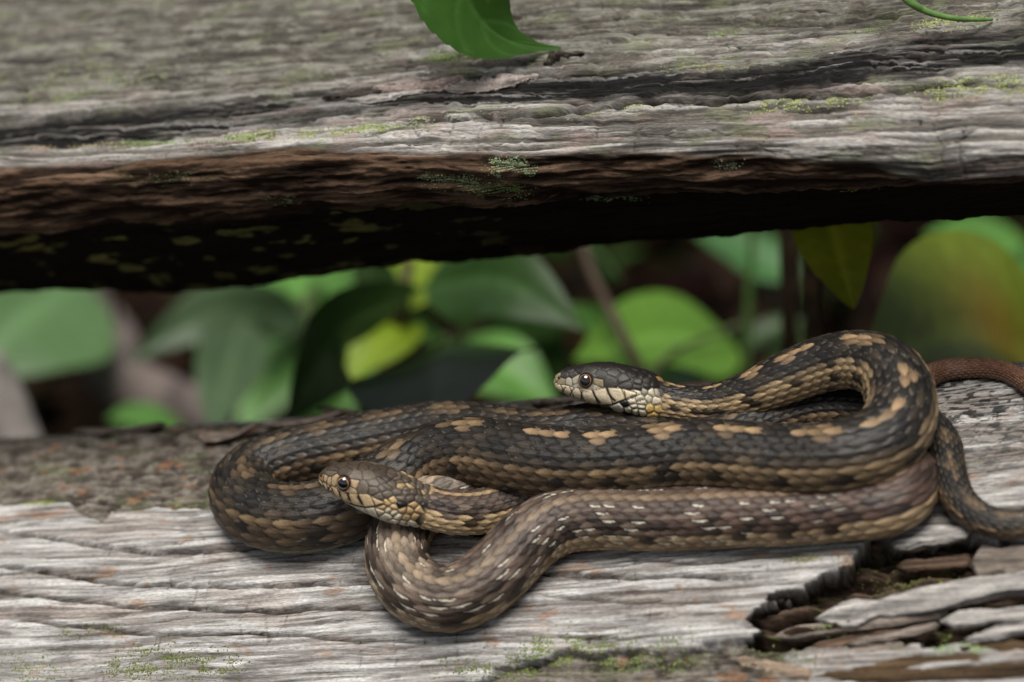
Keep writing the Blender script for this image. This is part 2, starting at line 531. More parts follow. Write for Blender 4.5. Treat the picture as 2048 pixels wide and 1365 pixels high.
# cross-section: (b away from the camera, z up), from the far bottom over the top to the front rim and under
PROF2 = np.array([(15.5, -9.5), (19.2, -6.5), (20.6, -3.0), (19.6, 0.2), (16.4, 1.9), (11.0, 2.2), (5.6, 1.5), (2.2, .75), (.8, .35), (.12, .1),
                  (-.12, -.25), (-.1, -.8), (.2, -1.5), (.7, -2.1), (1.0, -2.35), (2.1, -2.9), (3.0, -4.0), (4.2, -5.6), (6.2, -7.8), (9.5, -9.8)])

def resample_closed(P, n_of):
    """Catmull-Rom through a closed polygon, n_of samples for each span"""
    out = []
    n = len(P)
    for i in range(n):
        p0, p1, p2, p3 = P[i - 1], P[i], P[(i + 1) % n], P[(i + 2) % n]
        for t in np.linspace(0, 1, n_of[i], endpoint=False):
            out.append(.5 * ((2 * p1) + (-p0 + p2) * t + (2 * p0 - 5 * p1 + 4 * p2 - p3) * t * t + (-p0 + 3 * p1 - 3 * p2 + p3) * t ** 3))
    return np.array(out)

def section2():
    n_of = []
    for i in range(len(PROF2)):
        L = np.linalg.norm(PROF2[(i + 1) % len(PROF2)] - PROF2[i])
        dense = 4 <= i <= 17 or i == 3
        n_of.append(max(3, int(L / (.05 if dense else .6))))
    P = resample_closed(PROF2, n_of)
    e = np.diff(np.vstack([P, P[:1]]), axis=0)
    arc = np.concatenate([[0], np.cumsum(np.hypot(e[:, 0], e[:, 1]))])[:-1]
    rim = np.argmin(np.hypot(P[:, 0] + .05, P[:, 1] + .1))
    t = np.roll(P, -1, 0) - np.roll(P, 1, 0)
    t = t / np.linalg.norm(t, axis=1)[:, None]
    nrm_ = np.stack([t[:, 1], -t[:, 0]], -1)          # outward for this winding
    return P, arc - arc[rim], nrm_, arc[-1] + .5

P2, W2, N2, CIRC2 = section2()
if (N2[np.argmax(P2[:, 1])] @ np.array([0, 1.0])) < 0:
    N2 = -N2

def to_world2(a, b, z):
    return O2 + A2 * np.asarray(a)[..., None] + B2 * np.asarray(b)[..., None] + Z2 * np.asarray(z)[..., None]

_ga = np.linspace(-30, 26, 225)
_sel = np.arange(0, len(P2), 3)
_G = to_world2(np.repeat(_ga[:, None], len(_sel), 1), np.repeat(P2[_sel, 0][None], len(_ga), 0), np.repeat(P2[_sel, 1][None], len(_ga), 0))
_gx, _gy, _gt = project(_G)
_Nw = B2 * N2[_sel, 0:1] + Z2 * N2[_sel, 1:2]
_facing = np.einsum('ijk,jk->ij', _G - CAM, _Nw) < 0

def trace2(pts):
    out = []
    for x, y in pts:
        d = np.hypot(_gx - x, _gy - y) + np.where(_facing, 0, 1e6)
        i, j = np.unravel_index(np.argmin(d), d.shape)
        out.append((_ga[i], W2[_sel[j]]))
    out = np.array(out)
    return out

# how far the rim rises or sinks along the log, traced from its edge against the light strip
RIM_Y = trace2([(0, 345), (200, 330), (400, 312), (600, 305), (800, 312), (1000, 312), (1250, 305), (1500, 300), (1750, 310), (1900, 335), (2048, 352)])
BAND = [(-60, 283), (0, 280), (200, 268), (400, 248), (600, 225), (800, 212), (1000, 196), (1200, 186), (1400, 180), (1600, 160), (1800, 128), (2048, 98), (2120, 90)]
CRACK2 = [([(760, 262), (860, 252), (1000, 245), (1200, 225), (1350, 208), (1500, 200), (1700, 190), (1820, 180), (1930, 155)], .17, 1.0),
          ([(0, 262), (200, 262), (420, 268), (640, 272)], .05, .2),
          ([(1040, 400), (1150, 405), (1300, 402), (1420, 396)], .09, .4),
          ([(700, 170), (850, 164), (960, 150), (1100, 142)], .05, .2),
          ([(560, 178), (640, 172), (760, 150)], .04, .15),
          ([(1500, 12), (1700, 16), (1900, 12), (2048, 14)], .05, .25),
          ([(1300, 170), (1600, 140), (1800, 110), (2048, 80)], .04, .15),
          ([(900, 292), (1000, 300), (1200, 285), (1400, 270), (1600, 262)], .035, .12),
          ([(1000, 118), (1200, 110), (1400, 90), (1650, 78)], .03, .12)]

def build_log2():
    a = np.concatenate([np.linspace(-150, -30, 50)[:-1], np.linspace(-28, 22, 660), np.linspace(22, 80, 30)[1:]])
    Aa = np.repeat(a[:, None], len(P2), 1).astype(np.float32); Ww = np.repeat(W2[None], len(a), 0).astype(np.float32)
    vis = sstep(-15.5, -14, Ww) * (1 - sstep(9, 11, Ww))
    jit = fbm(Aa * 1.0, Ww * 1.4, 3, 203) * .2
    warp = fbm(Aa * .09, Ww * .35, 2, 208) * .5
    g1 = fbm(Aa * .06, (Ww + warp) * 2.2, 5, 212, .6)
    g2 = fbm(Aa * .25, (Ww + warp) * 9.0, 2, 219)
    knob = fbm(Aa * 1.1, Ww * 1.8, 4, 240)
    d1, d2, cid = cells((Aa + knob * .5) * .42, (Ww + warp + knob * .3) * 1.55, 204)
    plate = sstep(.02, .2, d2 - d1)
    rim_shift = np.interp(Aa[:, :1], RIM_Y[:, 0], RIM_Y[:, 1])
    face = sstep(-.05, .35, Ww - rim_shift)
    top = 1 - face
    rimlift = -np.exp(-((Ww - .6) / 1.2) ** 2) * 0
    h = fbm(Aa * .06, Ww * .14, 3, 205) * .35 + top * (g1 * .10 + g2 * .03 + (plate - 1) * .09 * sstep(-1, -3.5, Ww + jit * 3) + (cid - .5) * .10)
    fk = fbm(Aa * .28, Ww * 1.6, 5, 243, .55)
    h += face * (fk * .20 + g1 * .10 + fbm(Aa * 1.4, Ww * 7, 3, 246) * .035)
    # ragged lower edge of the brown face: a lip, then the hollow behind it
    lip = np.exp(-((Ww - 2.2 + jit) / .25) ** 2)
    h += lip * (.08 + .12 * fbm(Aa[:, :1] * .7, Aa[:, :1] * 0 + 2.2, 3, 260))
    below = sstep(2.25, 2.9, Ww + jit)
    h += below * (fbm(Aa * .08, Ww * .4, 4, 265, .42) * .5)
    # the right-hand end swells and rounds off
    bn = trace2(BAND)
    bw = np.interp(Aa[:, :1], bn[:, 0], bn[:, 1])
    band = np.exp(-((Ww - bw + .45 + jit * 1.2) / (1.25 + .45 * fbm(Aa[:, :1] * .25, Aa[:, :1] * 0 + 0, 2, 270))) ** 2 ) 
    ct_ = trace2(CRACK2[0][0]); cwb = np.interp(Aa[:, :1], np.sort(ct_[:, 0]), ct_[np.argsort(ct_[:, 0]), 1], left=99, right=99)
    band = sstep(.25, .75, band + .22 * g1 + .12 * g2) * (1 - .8 * sstep(.0, .25, Ww - cwb))
    h -= band * .10
    crack = np.zeros_like(h)
    for pts, wd, dp in CRACK2:
        t = trace2(pts); o_ = np.argsort(t[:, 0]); ca, cw = t[o_, 0], t[o_, 1]
        wc = np.interp(Aa[:, :1], ca, cw) + fbm(Aa[:, :1] * .9, Aa[:, :1] * 0 + wd * 50, 3, 277) * .14
        fade = sstep(ca[0] - .1, ca[0] + 2.2, Aa[:, :1]) * (1 - sstep(ca[-1] - 2.2, ca[-1] + .1, Aa[:, :1]))
        wid = wd * (.7 + .8 * np.abs(fbm(Aa[:, :1] * .8, Aa[:, :1] * 0 + 7.3, 2, 279)))
        f = np.exp(-((Ww - wc) / wid) ** 2) * fade
        lp = np.exp(-((Ww - wc - wid * 3) / (wid * 3)) ** 2) * fade
        h += lp * .10 - f * dp
        crack = np.maximum(crack, f)
    chk = sstep(.60, .78, fbm(Aa * .3, (Ww + warp) * 4.6, 2, 290) + .27) * top
    h -= chk * .07
    cx1, cx2, _ = cells((Aa + warp) * .9, Ww * .5, 223)
    cross = (1 - sstep(0, .04, cx2 - cx1)) * sstep(.1, .5, fbm(Aa * .3, Ww * .5, 2, 293) + .1) * top
    h -= cross * .05
    b = P2[None, :, 0] + N2[None, :, 0] * h
    z = P2[None, :, 1] + N2[None, :, 1] * h
    zf = np.interp(Aa[:, :1], [-40, -18, 0, 18, 40], [.88, .88, .78, .70, .65])
    z = np.where(z < -1.2, -1.2 + (z + 1.2) * zf, z)
    # shift the rim up or down to follow the traced edge, fading away from it
    sag = np.exp(-(Ww / 2.2) ** 2) * np.clip(-rim_shift, -1.0, .6) * .55
    z = z + sag
    loc = np.stack([Aa, b, z], -1)
    light, mid = np.array([.49, .465, .435]), np.array([.165, .150, .130])
    tone = sstep(-.45, .5, g1 + .3 * g2 + .35 * (cid - .5) + .25 * fbm(Aa * .3, Ww * .7, 3, 301))
    col = mix(mid, light, tone)
    col = mix(col, np.array([.36, .27, .235]), sstep(.15, .5, fbm(Aa * .4, Ww * .9, 4, 310)) * .5)
    back = sstep(-4.0, -7.5, Ww + jit * 4 + fbm(Aa * .15, Ww * .1, 2, 312) * 2)
    col = mix(col, mix(np.array([.115, .105, .085]), np.array([.225, .215, .18]), sstep(-.35, .5, knob + g1 * .6)), back * .9)
    col = mix(col, np.array([.075, .068, .058]), sstep(.12, .5, fbm(Aa * .16, (Ww + warp) * 2.2, 5, 315, .6)) * .8)
    col = mix(col, np.array([.20, .235, .12]), sstep(.28, .6, fbm(Aa * .45, Ww * .9, 4, 320)) * .35)
    col = mix(col, np.array([.016, .0155, .015]), np.clip(band * (1 - .45 * sstep(.15, .6, g1 + g2 * .5)), 0, 1) * top)
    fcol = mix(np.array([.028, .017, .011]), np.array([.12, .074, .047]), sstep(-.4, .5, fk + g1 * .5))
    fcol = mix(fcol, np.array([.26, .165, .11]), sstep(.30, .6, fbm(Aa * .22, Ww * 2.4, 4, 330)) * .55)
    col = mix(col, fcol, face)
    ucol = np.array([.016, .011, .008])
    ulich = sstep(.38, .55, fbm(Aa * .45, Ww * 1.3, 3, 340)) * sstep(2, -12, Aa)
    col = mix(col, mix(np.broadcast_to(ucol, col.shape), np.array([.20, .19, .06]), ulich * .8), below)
    col = mix(col, np.array([.014, .011, .009]), np.clip(crack * 1.1 + chk * .5 + cross * .6, 0, 1))
    nr, nc = Aa.shape
    V = loc.reshape(-1, 3); C = col.reshape(-1, 3)
    mid_b, mid_z = P2[:, 0].mean(), P2[:, 1].mean()
    V = np.vstack([V, [[a[0] + 2, mid_b, mid_z], [a[-1] - 2, mid_b, mid_z]]]); C = np.vstack([C, [[.2, .15, .1]] * 2])
    F = grid_faces(nr, nc, True)
    k = np.arange(nc); k1 = (k + 1) % nc
    cap = np.vstack([np.stack([k1, k, np.full(nc, nr * nc)], -1), np.stack([(nr - 1) * nc + k, (nr - 1) * nc + k1, np.full(nc, nr * nc + 1)], -1)])
    gv = np.zeros((len(V), 3), np.float32); gv[:nr * nc, 0] = Aa.ravel(); gv[:nr * nc, 1] = (Ww + warp * .4).ravel() + 40
    me = make_mesh("raised_log", V, F, C)
    me.attributes.new("grain", 'FLOAT_VECTOR', 'POINT').data.foreach_set("vector", gv.ravel())
    o = obj("raised_log", me, M_WOOD)
    o.matrix_world = Matrix(((A2[0], B2[0], Z2[0], O2[0] * S), (A2[1], B2[1], Z2[1], O2[1] * S), (A2[2], B2[2], Z2[2], O2[2] * S), (0, 0, 0, 1)))
    end_caps(o, 'broken_end', V, C, gv, cap, nc)
    tag(o, "cracked grey log with a dark undercut, raised above the coiled snakes", "log")
    return o, (a, h, sag)

LOG2, LOG2_H = build_log2()

def log2_local(a, w, lift):
    av, h, sag = LOG2_H
    i = int(np.clip(np.searchsorted(av, a), 0, len(av) - 1)); j = int(np.argmin(np.abs(W2 - w)))
    hh = h[i, j] + lift
    return np.array([a, P2[j, 0] + N2[j, 0] * hh, P2[j, 1] + N2[j, 1] * hh + sag[i, j]]), N2[j]
# ------------------------------------------------------------------ the snakes
NCOL = 17                      # scale rows round the back
TH_V = 2.15                    # angle from the spine to the edge of the belly scutes
CW = 2 * TH_V / NCOL

def catmull(P, n=24):
    P = np.vstack([2 * P[0] - P[1], P, 2 * P[-1] - P[-2]])
    out = []
    for i in range(1, len(P) - 2):
        p0, p1, p2, p3 = P[i - 1], P[i], P[i + 1], P[i + 2]
        k = lambda a, b: max(np.linalg.norm((b - a)[:3]), 1e-6) ** .5
        t0 = 0; t1 = t0 + k(p0, p1); t2 = t1 + k(p1, p2); t3 = t2 + k(p2, p3)
        for t in np.linspace(t1, t2, n, endpoint=(i == len(P) - 3)):
            a1 = (t1 - t) / (t1 - t0) * p0 + (t - t0) / (t1 - t0) * p1
            a2 = (t2 - t) / (t2 - t1) * p1 + (t - t1) / (t2 - t1) * p2
            a3 = (t3 - t) / (t3 - t2) * p2 + (t - t2) / (t3 - t2) * p3
            b1 = (t2 - t) / (t2 - t0) * a1 + (t - t0) / (t2 - t0) * a2
            b2 = (t3 - t) / (t3 - t1) * a2 + (t - t1) / (t3 - t1) * a3
            out.append((t2 - t) / (t2 - t1) * b1 + (t - t1) / (t2 - t1) * b2)
    return np.array(out)

def build_snake(cps, head, pattern, label, name_group):
    """cps: (px, py, lift above the log or ('t', depth), radius, roll of the spine towards the camera in degrees)"""
    P = []
    for px, py, lf, r, rho in cps:
        p = at(px, py, lf[1]) if isinstance(lf, tuple) else cyl_hit(px, py, lf)
        P.append(np.concatenate([p, [r, rho]]))
    D = catmull(np.array(P))
    seg = np.linalg.norm(np.diff(D[:, :3], axis=0), axis=1)
    s = np.concatenate([[0], np.cumsum(seg)])
    # even resampling, a little smoothing, then the final rings
    L = s[-1]
    su = np.linspace(0, L, int(L / .05))
    D = np.stack([np.interp(su, s, D[:, k]) for k in range(5)], -1)
    ker = np.exp(-np.linspace(-2, 2, 17) ** 2); ker /= ker.sum()
    pad = np.vstack([2 * D[0] - D[8:0:-1], D, 2 * D[-1] - D[-2:-10:-1]])
    D = np.stack([np.convolve(pad[:, k], ker, 'valid') for k in range(5)], -1)
    seg = np.linalg.norm(np.diff(D[:, :3], axis=0), axis=1)
    s = np.concatenate([[0], np.cumsum(seg)]); L = s[-1]
    HL = head['len']
    ss = [0.0]
    while ss[-1] < L:
        x = ss[-1]
        r_ = np.interp(x, s, D[:, 3])
        ss.append(x + (.010 if x < .25 else .028 if x < HL else .028 + .036 * min(1, (x - HL) / 1.5)) * (1 if x < HL else np.clip(r_ / 1.0, .45, 1)))
    ss = np.array(ss[:-1] + [L])
    C = np.stack([np.interp(ss, s, D[:, k]) for k in range(5)], -1)
    T = np.gradient(C[:, :3], ss, axis=0); T /= np.linalg.norm(T, axis=1)[:, None]
    kk = 9
    Tp = np.pad(T, ((kk, kk), (0, 0)), mode='edge')
    T = np.stack([np.convolve(Tp[:, k], np.ones(2 * kk + 1) / (2 * kk + 1), 'valid') for k in range(3)], -1)
    T /= np.linalg.norm(T, axis=1)[:, None]
    rho = np.radians(C[:, 4])[:, None]
    upr = UP[None] * np.cos(rho) - FWD[None] * np.sin(rho)
    U = upr - T * np.sum(T * upr, 1)[:, None]; U /= np.linalg.norm(U, axis=1)[:, None]
    Sd = np.cross(T, U)                     # with the head to the left this is the far side
    NT = 156
    th = np.concatenate([np.linspace(-TH_V, TH_V, 134), np.linspace(TH_V, 2 * np.pi - TH_V, NT - 134 + 2)[1:-1]])
    th = np.where(th > np.pi, th - 2 * np.pi, th)
    n = len(ss)
    r = C[:, 3]
    hx = np.asarray(head['x'])
    hb = sstep(HL - 1.0, HL + .6, ss)
    Wd = np.interp(ss, hx, head['w']) * (1 - hb) + r * 1.03 * hb
    Tp_ = np.interp(ss, hx, head['t']) * (1 - hb) + r * .97 * hb
    Bt = np.interp(ss, hx, head['b']) * (1 - hb) + r * .88 * hb
    endt = np.sqrt(np.clip(1 - ((ss - (L - .3)).clip(0) / .3) ** 2, .0004, 1))
    Wd, Tp_, Bt = Wd * endt, Tp_ * endt, Bt * endt
    ct, st = np.cos(th)[None], np.sin(th)[None]
    ee = (head['e'] * (1 - hb) + .96 * hb)[:, None]
    eb = (.85 * (1 - hb) + .80 * hb)[:, None]
    y = Wd[:, None] * np.sign(st) * np.abs(st) ** np.where(ct > 0, ee, eb)
    z = np.where(ct > 0, Tp_[:, None] * np.abs(ct) ** ee, -Bt[:, None] * np.abs(ct) ** eb)
    base = C[:, None, :3] + Sd[:, None] * y[..., None] + U[:, None] * z[..., None]
    # outward normals in the ring plane
    ny, nz = st / Wd[:, None], ct / np.where(ct > 0, Tp_[:, None], Bt[:, None])
    nl = np.hypot(ny, nz); ny, nz = ny / nl, nz / nl
    Nrm = Sd[:, None] * ny[..., None] + U[:, None] * nz[..., None]
    # ---- body scales
    Ls = .16 + .34 * r
    q = np.concatenate([[0], np.cumsum(np.diff(ss) / ((Ls[1:] + Ls[:-1]) / 2))])
    Q = np.repeat(q[:, None], len(th), 1); TH = np.repeat(th[None], n, 0)
    c = TH / CW
    best = np.full(Q.shape, -1.0); bj = np.zeros(Q.shape); bi = np.zeros(Q.shape); by = np.zeros(Q.shape); bx = np.zeros(Q.shape)
    edge = np.zeros(Q.shape)
    c0_ = np.floor(c)
    for dj in (0, 1):
        j = c0_ + dj
        ok_j = np.abs(j) <= NCOL // 2
        off = .5 * (np.abs(j) % 2)
        i0 = np.floor(Q - off)
        for di in (0, 1):
            i = i0 - di
            x = Q - off - i
            yy = c - j
            xx = x - .58
            wdt = np.where(xx < 0, .60 * np.sqrt(np.clip(1 - (xx / .85) ** 2, 0, 1)), .60 * np.clip(1 - (xx / .80) ** 2, 0, 1) ** .62)
            inside = (np.abs(yy) < wdt) & (x < 1.38) & ok_j
            rel = np.abs(yy) / np.maximum(wdt, 1e-4)
            hgt = .22 + .62 * np.clip(x / 1.3, 0, 1) - .20 * rel ** 3 + .20 * np.exp(-(yy / .07) ** 2) * sstep(.15, .5, x) - .25 * sstep(1.18, 1.38, x)
            better = inside & (hgt > best)
            best = np.where(better, hgt, best); bj = np.where(better, j, bj); bi = np.where(better, i, bi)
            bx = np.where(better, x, bx); by = np.where(better, yy, by); edge = np.where(better, rel, edge)
    skin = best < 0
    hs = np.where(skin, 0.0, best)
    vent = np.abs(TH) > TH_V
    vf = (Q * .5 * 2) % 1.0
    hs = np.where(vent, .25 + .5 * vf, hs)
    amp = (.035 + .045 * r)[:, None]
    disp_body = (hs - .5) * amp
    rnd = hash2(bi, bj + 40, 3); rnd2 = hash2(bi, bj + 40, 8)
    col_body = pattern(ss[:, None] + 0 * Q, bj, bi, rnd, rnd2, by, bx, edge, skin, vent, vf, r[:, None])
    # ---- head shields: Voronoi cells round seeds traced from the photograph
    nh = int(np.searchsorted(ss, HL + 1.0))
    hp = base[:nh]
    pxh, pyh, _ = project(hp)
    near = (np.einsum('ijk,ijk->ij', hp - CAM, Nrm[:nh]) < 0)
    loc = np.stack([np.repeat(ss[:nh, None], len(th), 1), y[:nh], z[:nh]], -1)
    sx, scol, swt = [], [], []
    cx0, cy0, csc = head['crop']
    def seed(cx, cy, colr, wt=0.0):
        X, Y = cx0 + cx / csc, cy0 + cy / csc
        d = np.hypot(pxh - X, pyh - Y) + np.where(near, 0, 1e5)
        k = np.unravel_index(np.argmin(d), d.shape)
        if d[k] > 9:
            return False
        p = loc[k]
        sx.append(p); scol.append(colr); swt.append(wt)
        if abs(p[1]) > .08:
            sx.append(p * np.array([1, -1, 1])); scol.append(colr); swt.append(wt)
        return True
    for cx, cy, colr in head['seeds']:
        seed(cx, cy, head['pal'][colr])
    man = np.array([(a_, b_) for a_, b_, _ in head['seeds']])
    for gi, cy in enumerate(range(150, 900, 66)):
        for cx in range(head['fill_x'], 1700, 84):
            X, Y = cx + (gi % 2) * 42 + random.uniform(-10, 10), cy + random.uniform(-8, 8)
            if np.min(np.hypot(man[:, 0] - X, man[:, 1] - Y)) < 62:
                continue
            seed(X, Y, head['fill'](X, Y))
    # chin and far side: pale plates
    for xx_ in np.arange(.25, HL + .6, .42):
        for sg in (-.35, 0.0, .35):
            k = int(np.searchsorted(ss, xx_))
            wv = Wd[k] * sg
            sx.append(np.array([xx_ + abs(sg) * .3, wv, -Bt[k] * (1 - .25 * abs(sg))])); scol.append(head['pal']['L']); swt.append(0)
    sx = np.array(sx); scol = np.array(scol)
    flat = loc.reshape(-1, 3)
    d1 = np.full(len(flat), 9.0); d2 = np.full(len(flat), 9.0); im = np.zeros(len(flat), int)
    for k in range(len(sx)):
        dd = flat - sx[k]
        d = np.sqrt((dd * dd) @ np.array([1.0, 1.0, 1.15]))
        cl = d < d1
        d2 = np.where(cl, d1, np.minimum(d2, d)); im = np.where(cl, k, im); d1 = np.where(cl, d, d1)
    gap = (d2 - d1).reshape(nh, -1); im = im.reshape(nh, -1)
    # the upper lip: one clean row of plates above the mouth line
    mi = np.array([int(np.argmin(np.abs(th + t_))) for t_ in th])
    lipP = np.array([(cx0 + a_ / csc, cy0 + b_ / csc) for a_, b_ in head['lip'] + head['mouth'][::-1]])
    lipd = np.where(near, poly_dist(pxh.astype(np.float32), pyh.astype(np.float32), lipP, True), 99)
    lx = np.array([cx0 + a_ / csc for a_, b_ in head['labials']]); ly = np.array([cy0 + b_ / csc for a_, b_ in head['labials']])
    qv = pxh - head['slant'] * pyh
    ql = lx - head['slant'] * ly
    dq = np.abs(qv[..., None] - ql)
    ds_ = np.sort(dq, -1)
    lgap = np.minimum((ds_[..., 1] - ds_[..., 0]) / K * .8, np.abs(lipd) / K * 1.6)
    lid = np.argmin(dq, -1)
    far = lipd[:, mi] < 0
    lip_in = (lipd < 0) | far
    lgap = np.where(lipd < 0, lgap, lgap[:, mi]); lid = np.where(lipd < 0, lid, lid[:, mi])
    gap = np.where(lip_in, lgap, gap)
    kx = sstep(1.6, 3.2, ss[:nh])[:, None]
    dome = sstep(0, 1, gap / (.06 + .10 * kx))  #            # plates lie flat, small scales behind them bulge
    disp_head = (dome - 1) * (.022 + .03 * kx)
    col_head = scol[im] * (.9 + .2 * hash2(im.astype(float), im * 0.0 + 2, 4))[..., None]
    lipc = head['pal']['C'] * (.88 + .24 * hash2(lid.astype(float), lid * 0.0 + 5, 6))[..., None]
    col_head = np.where(lip_in[..., None], lipc, col_head)
    col_head = mix(col_head, col_head * .78, sstep(.5, 0, dome) * .6)
    gr = (1 - sstep(.012, .05, gap)) * .85
    col_head = mix(col_head, np.array([.02, .016, .012]), gr)
    # the mouth line and the dark bars on the lip
    mx = np.array([(cx0 + a_ / csc, cy0 + b_ / csc) for a_, b_ in head['mouth']])
    dm = poly_dist(pxh.astype(np.float32), pyh.astype(np.float32), mx)
    dm = np.where(near, dm, 99)
    for (pts, wpx, dep, cc) in [(mx, 1.5, .035, (.03, .018, .012))] + [(np.array([(cx0 + a_ / csc, cy0 + b_ / csc) for a_, b_ in bar]), wb * 1.3, .012, (.008, .008, .009)) for bar, wb in head['bars']]:
        dm = np.where(near, poly_dist(pxh.astype(np.float32), pyh.astype(np.float32), pts), 99)
        dm = np.minimum(dm, dm[:, np.argsort(np.argsort(-th))][:, :] if False else dm)
        f = np.exp(-(dm / wpx) ** 2)
        # mirror on the far side of the head
        mir = f[:, [int(np.argmin(np.abs(th + t_))) for t_ in th]]
        f = np.maximum(f, mir)
        disp_head -= f * dep
        col_head = mix(col_head, np.array(cc), np.clip(f * 1.1, 0, 1))
    ex, ey, er = head['eye']
    X, Y = cx0 + ex / csc, cy0 + ey / csc
    d = np.hypot(pxh - X, pyh - Y) + np.where(near, 0, 1e5)
    ke = np.unravel_index(np.argmin(d), d.shape)
    pe = loc[ke]
    de = np.minimum(np.linalg.norm(loc - pe, axis=-1), np.linalg.norm(loc - pe * np.array([1, -1, 1]), axis=-1))
    rim_ = np.exp(-((de - er * 1.10) / .045) ** 2)
    disp_head += rim_ * .03 - sstep(er * 1.05, er * .8, de) * .12
    col_head = mix(col_head, np.array(head['eyering']), np.exp(-((de - er * .98) / .05) ** 2) * .85)
    if 'nostril' in head:
        nx_, ny_ = head['nostril']
        dn = np.hypot(pxh - (cx0 + nx_ / csc), (pyh - (cy0 + ny_ / csc)) * .8)
        f = np.where(near, np.exp(-(dn / 2.6) ** 2), 0)
        disp_head -= f * .07
        col_head = mix(col_head, np.array([.008, .006, .005]), np.clip(f * 1.2, 0, 1))
    hbl = sstep(HL - .25, HL + .15, ss[:nh] + .0)[:, None]
    disp = disp_body.copy(); col = col_body.astype(np.float32)
    disp[:nh] = disp_head * (1 - hbl) + disp_body[:nh] * hbl
    col[:nh] = mix(col_head, col_body[:nh], hbl + 0 * gap)
    V = base + Nrm * disp[..., None]
    nc = len(th)
    Vf = V.reshape(-1, 3); F = grid_faces(n, nc, True)
    Vf = np.vstack([Vf, C[0, :3] - T[0] * .03, C[-1, :3] + T[-1] * .02])
    cf = np.vstack([col.reshape(-1, 3), col[0, 0], col[-1, 0]])
    k = np.arange(nc); k1 = (k + 1) % nc
    capA = np.stack([k1, k, np.full(nc, n * nc), np.full(nc, n * nc)], -1)
    F = np.vstack([F])
    root_p = C[n // 2, :3].copy(); root_p[2] -= r[n // 2]
    root = bpy.data.objects.new("garter_snake", None); COLL.objects.link(root)
    root.empty_display_size = .02
    root.location = Vector(root_p * S)
    tag(root, label, "snake", name_group)
    me = make_mesh("snake_body", Vf - root_p, F, cf)
    obj("body", me, M_SKIN, root)
    # ---- eyes
    Tm, Um, Sm, Cm = T[ke[0]], U[ke[0]], Sd[ke[0]], C[ke[0], :3]
    for sg in (1, -1):
        yv = pe[1] * sg
        out_ = unit(Sm * np.sign(yv) * 1.0 + Um * .12 - Tm * .10)
        cen = Cm + Sm * (yv - np.sign(yv) * er * .42) + Um * pe[2]
        na, nb = 40, 48
        pa = np.concatenate([np.linspace(0.0005, math.pi / 2, 30), np.linspace(math.pi / 2, math.pi - .001, 11)[1:]])
        pb = np.linspace(0, 2 * np.pi, nb, endpoint=False)
        e1 = unit(np.cross(out_, Um)); e2 = np.cross(out_, e1)
        PA, PB = np.meshgrid(pa, pb, indexing='ij')
        vv = cen + er * (np.cos(PA)[..., None] * out_ + (np.sin(PA) * np.cos(PB))[..., None] * e1 + (np.sin(PA) * np.sin(PB))[..., None] * e2)
        pc = np.broadcast_to(np.array([.004, .004, .005]), vv.shape)
        irn = fbm(PB * 3.0, PA * 6, 3, 400)
        iris = mix(np.array(head['iris']), np.array(head['iris']) * .3, sstep(-.3, .5, irn))
        pc = mix(pc, np.array(head['ring']), sstep(.70, .73, PA))
        pc = mix(pc, iris, sstep(.80, .86, PA))
        pc = mix(pc, np.array([.01, .008, .007]), sstep(1.05, 1.2, PA))
        eme = make_mesh("eye", vv.reshape(-1, 3) - root_p, grid_faces(len(pa), nb, True), pc.reshape(-1, 3))
        obj("eye", eme, M_EYE, root)
    return root, C

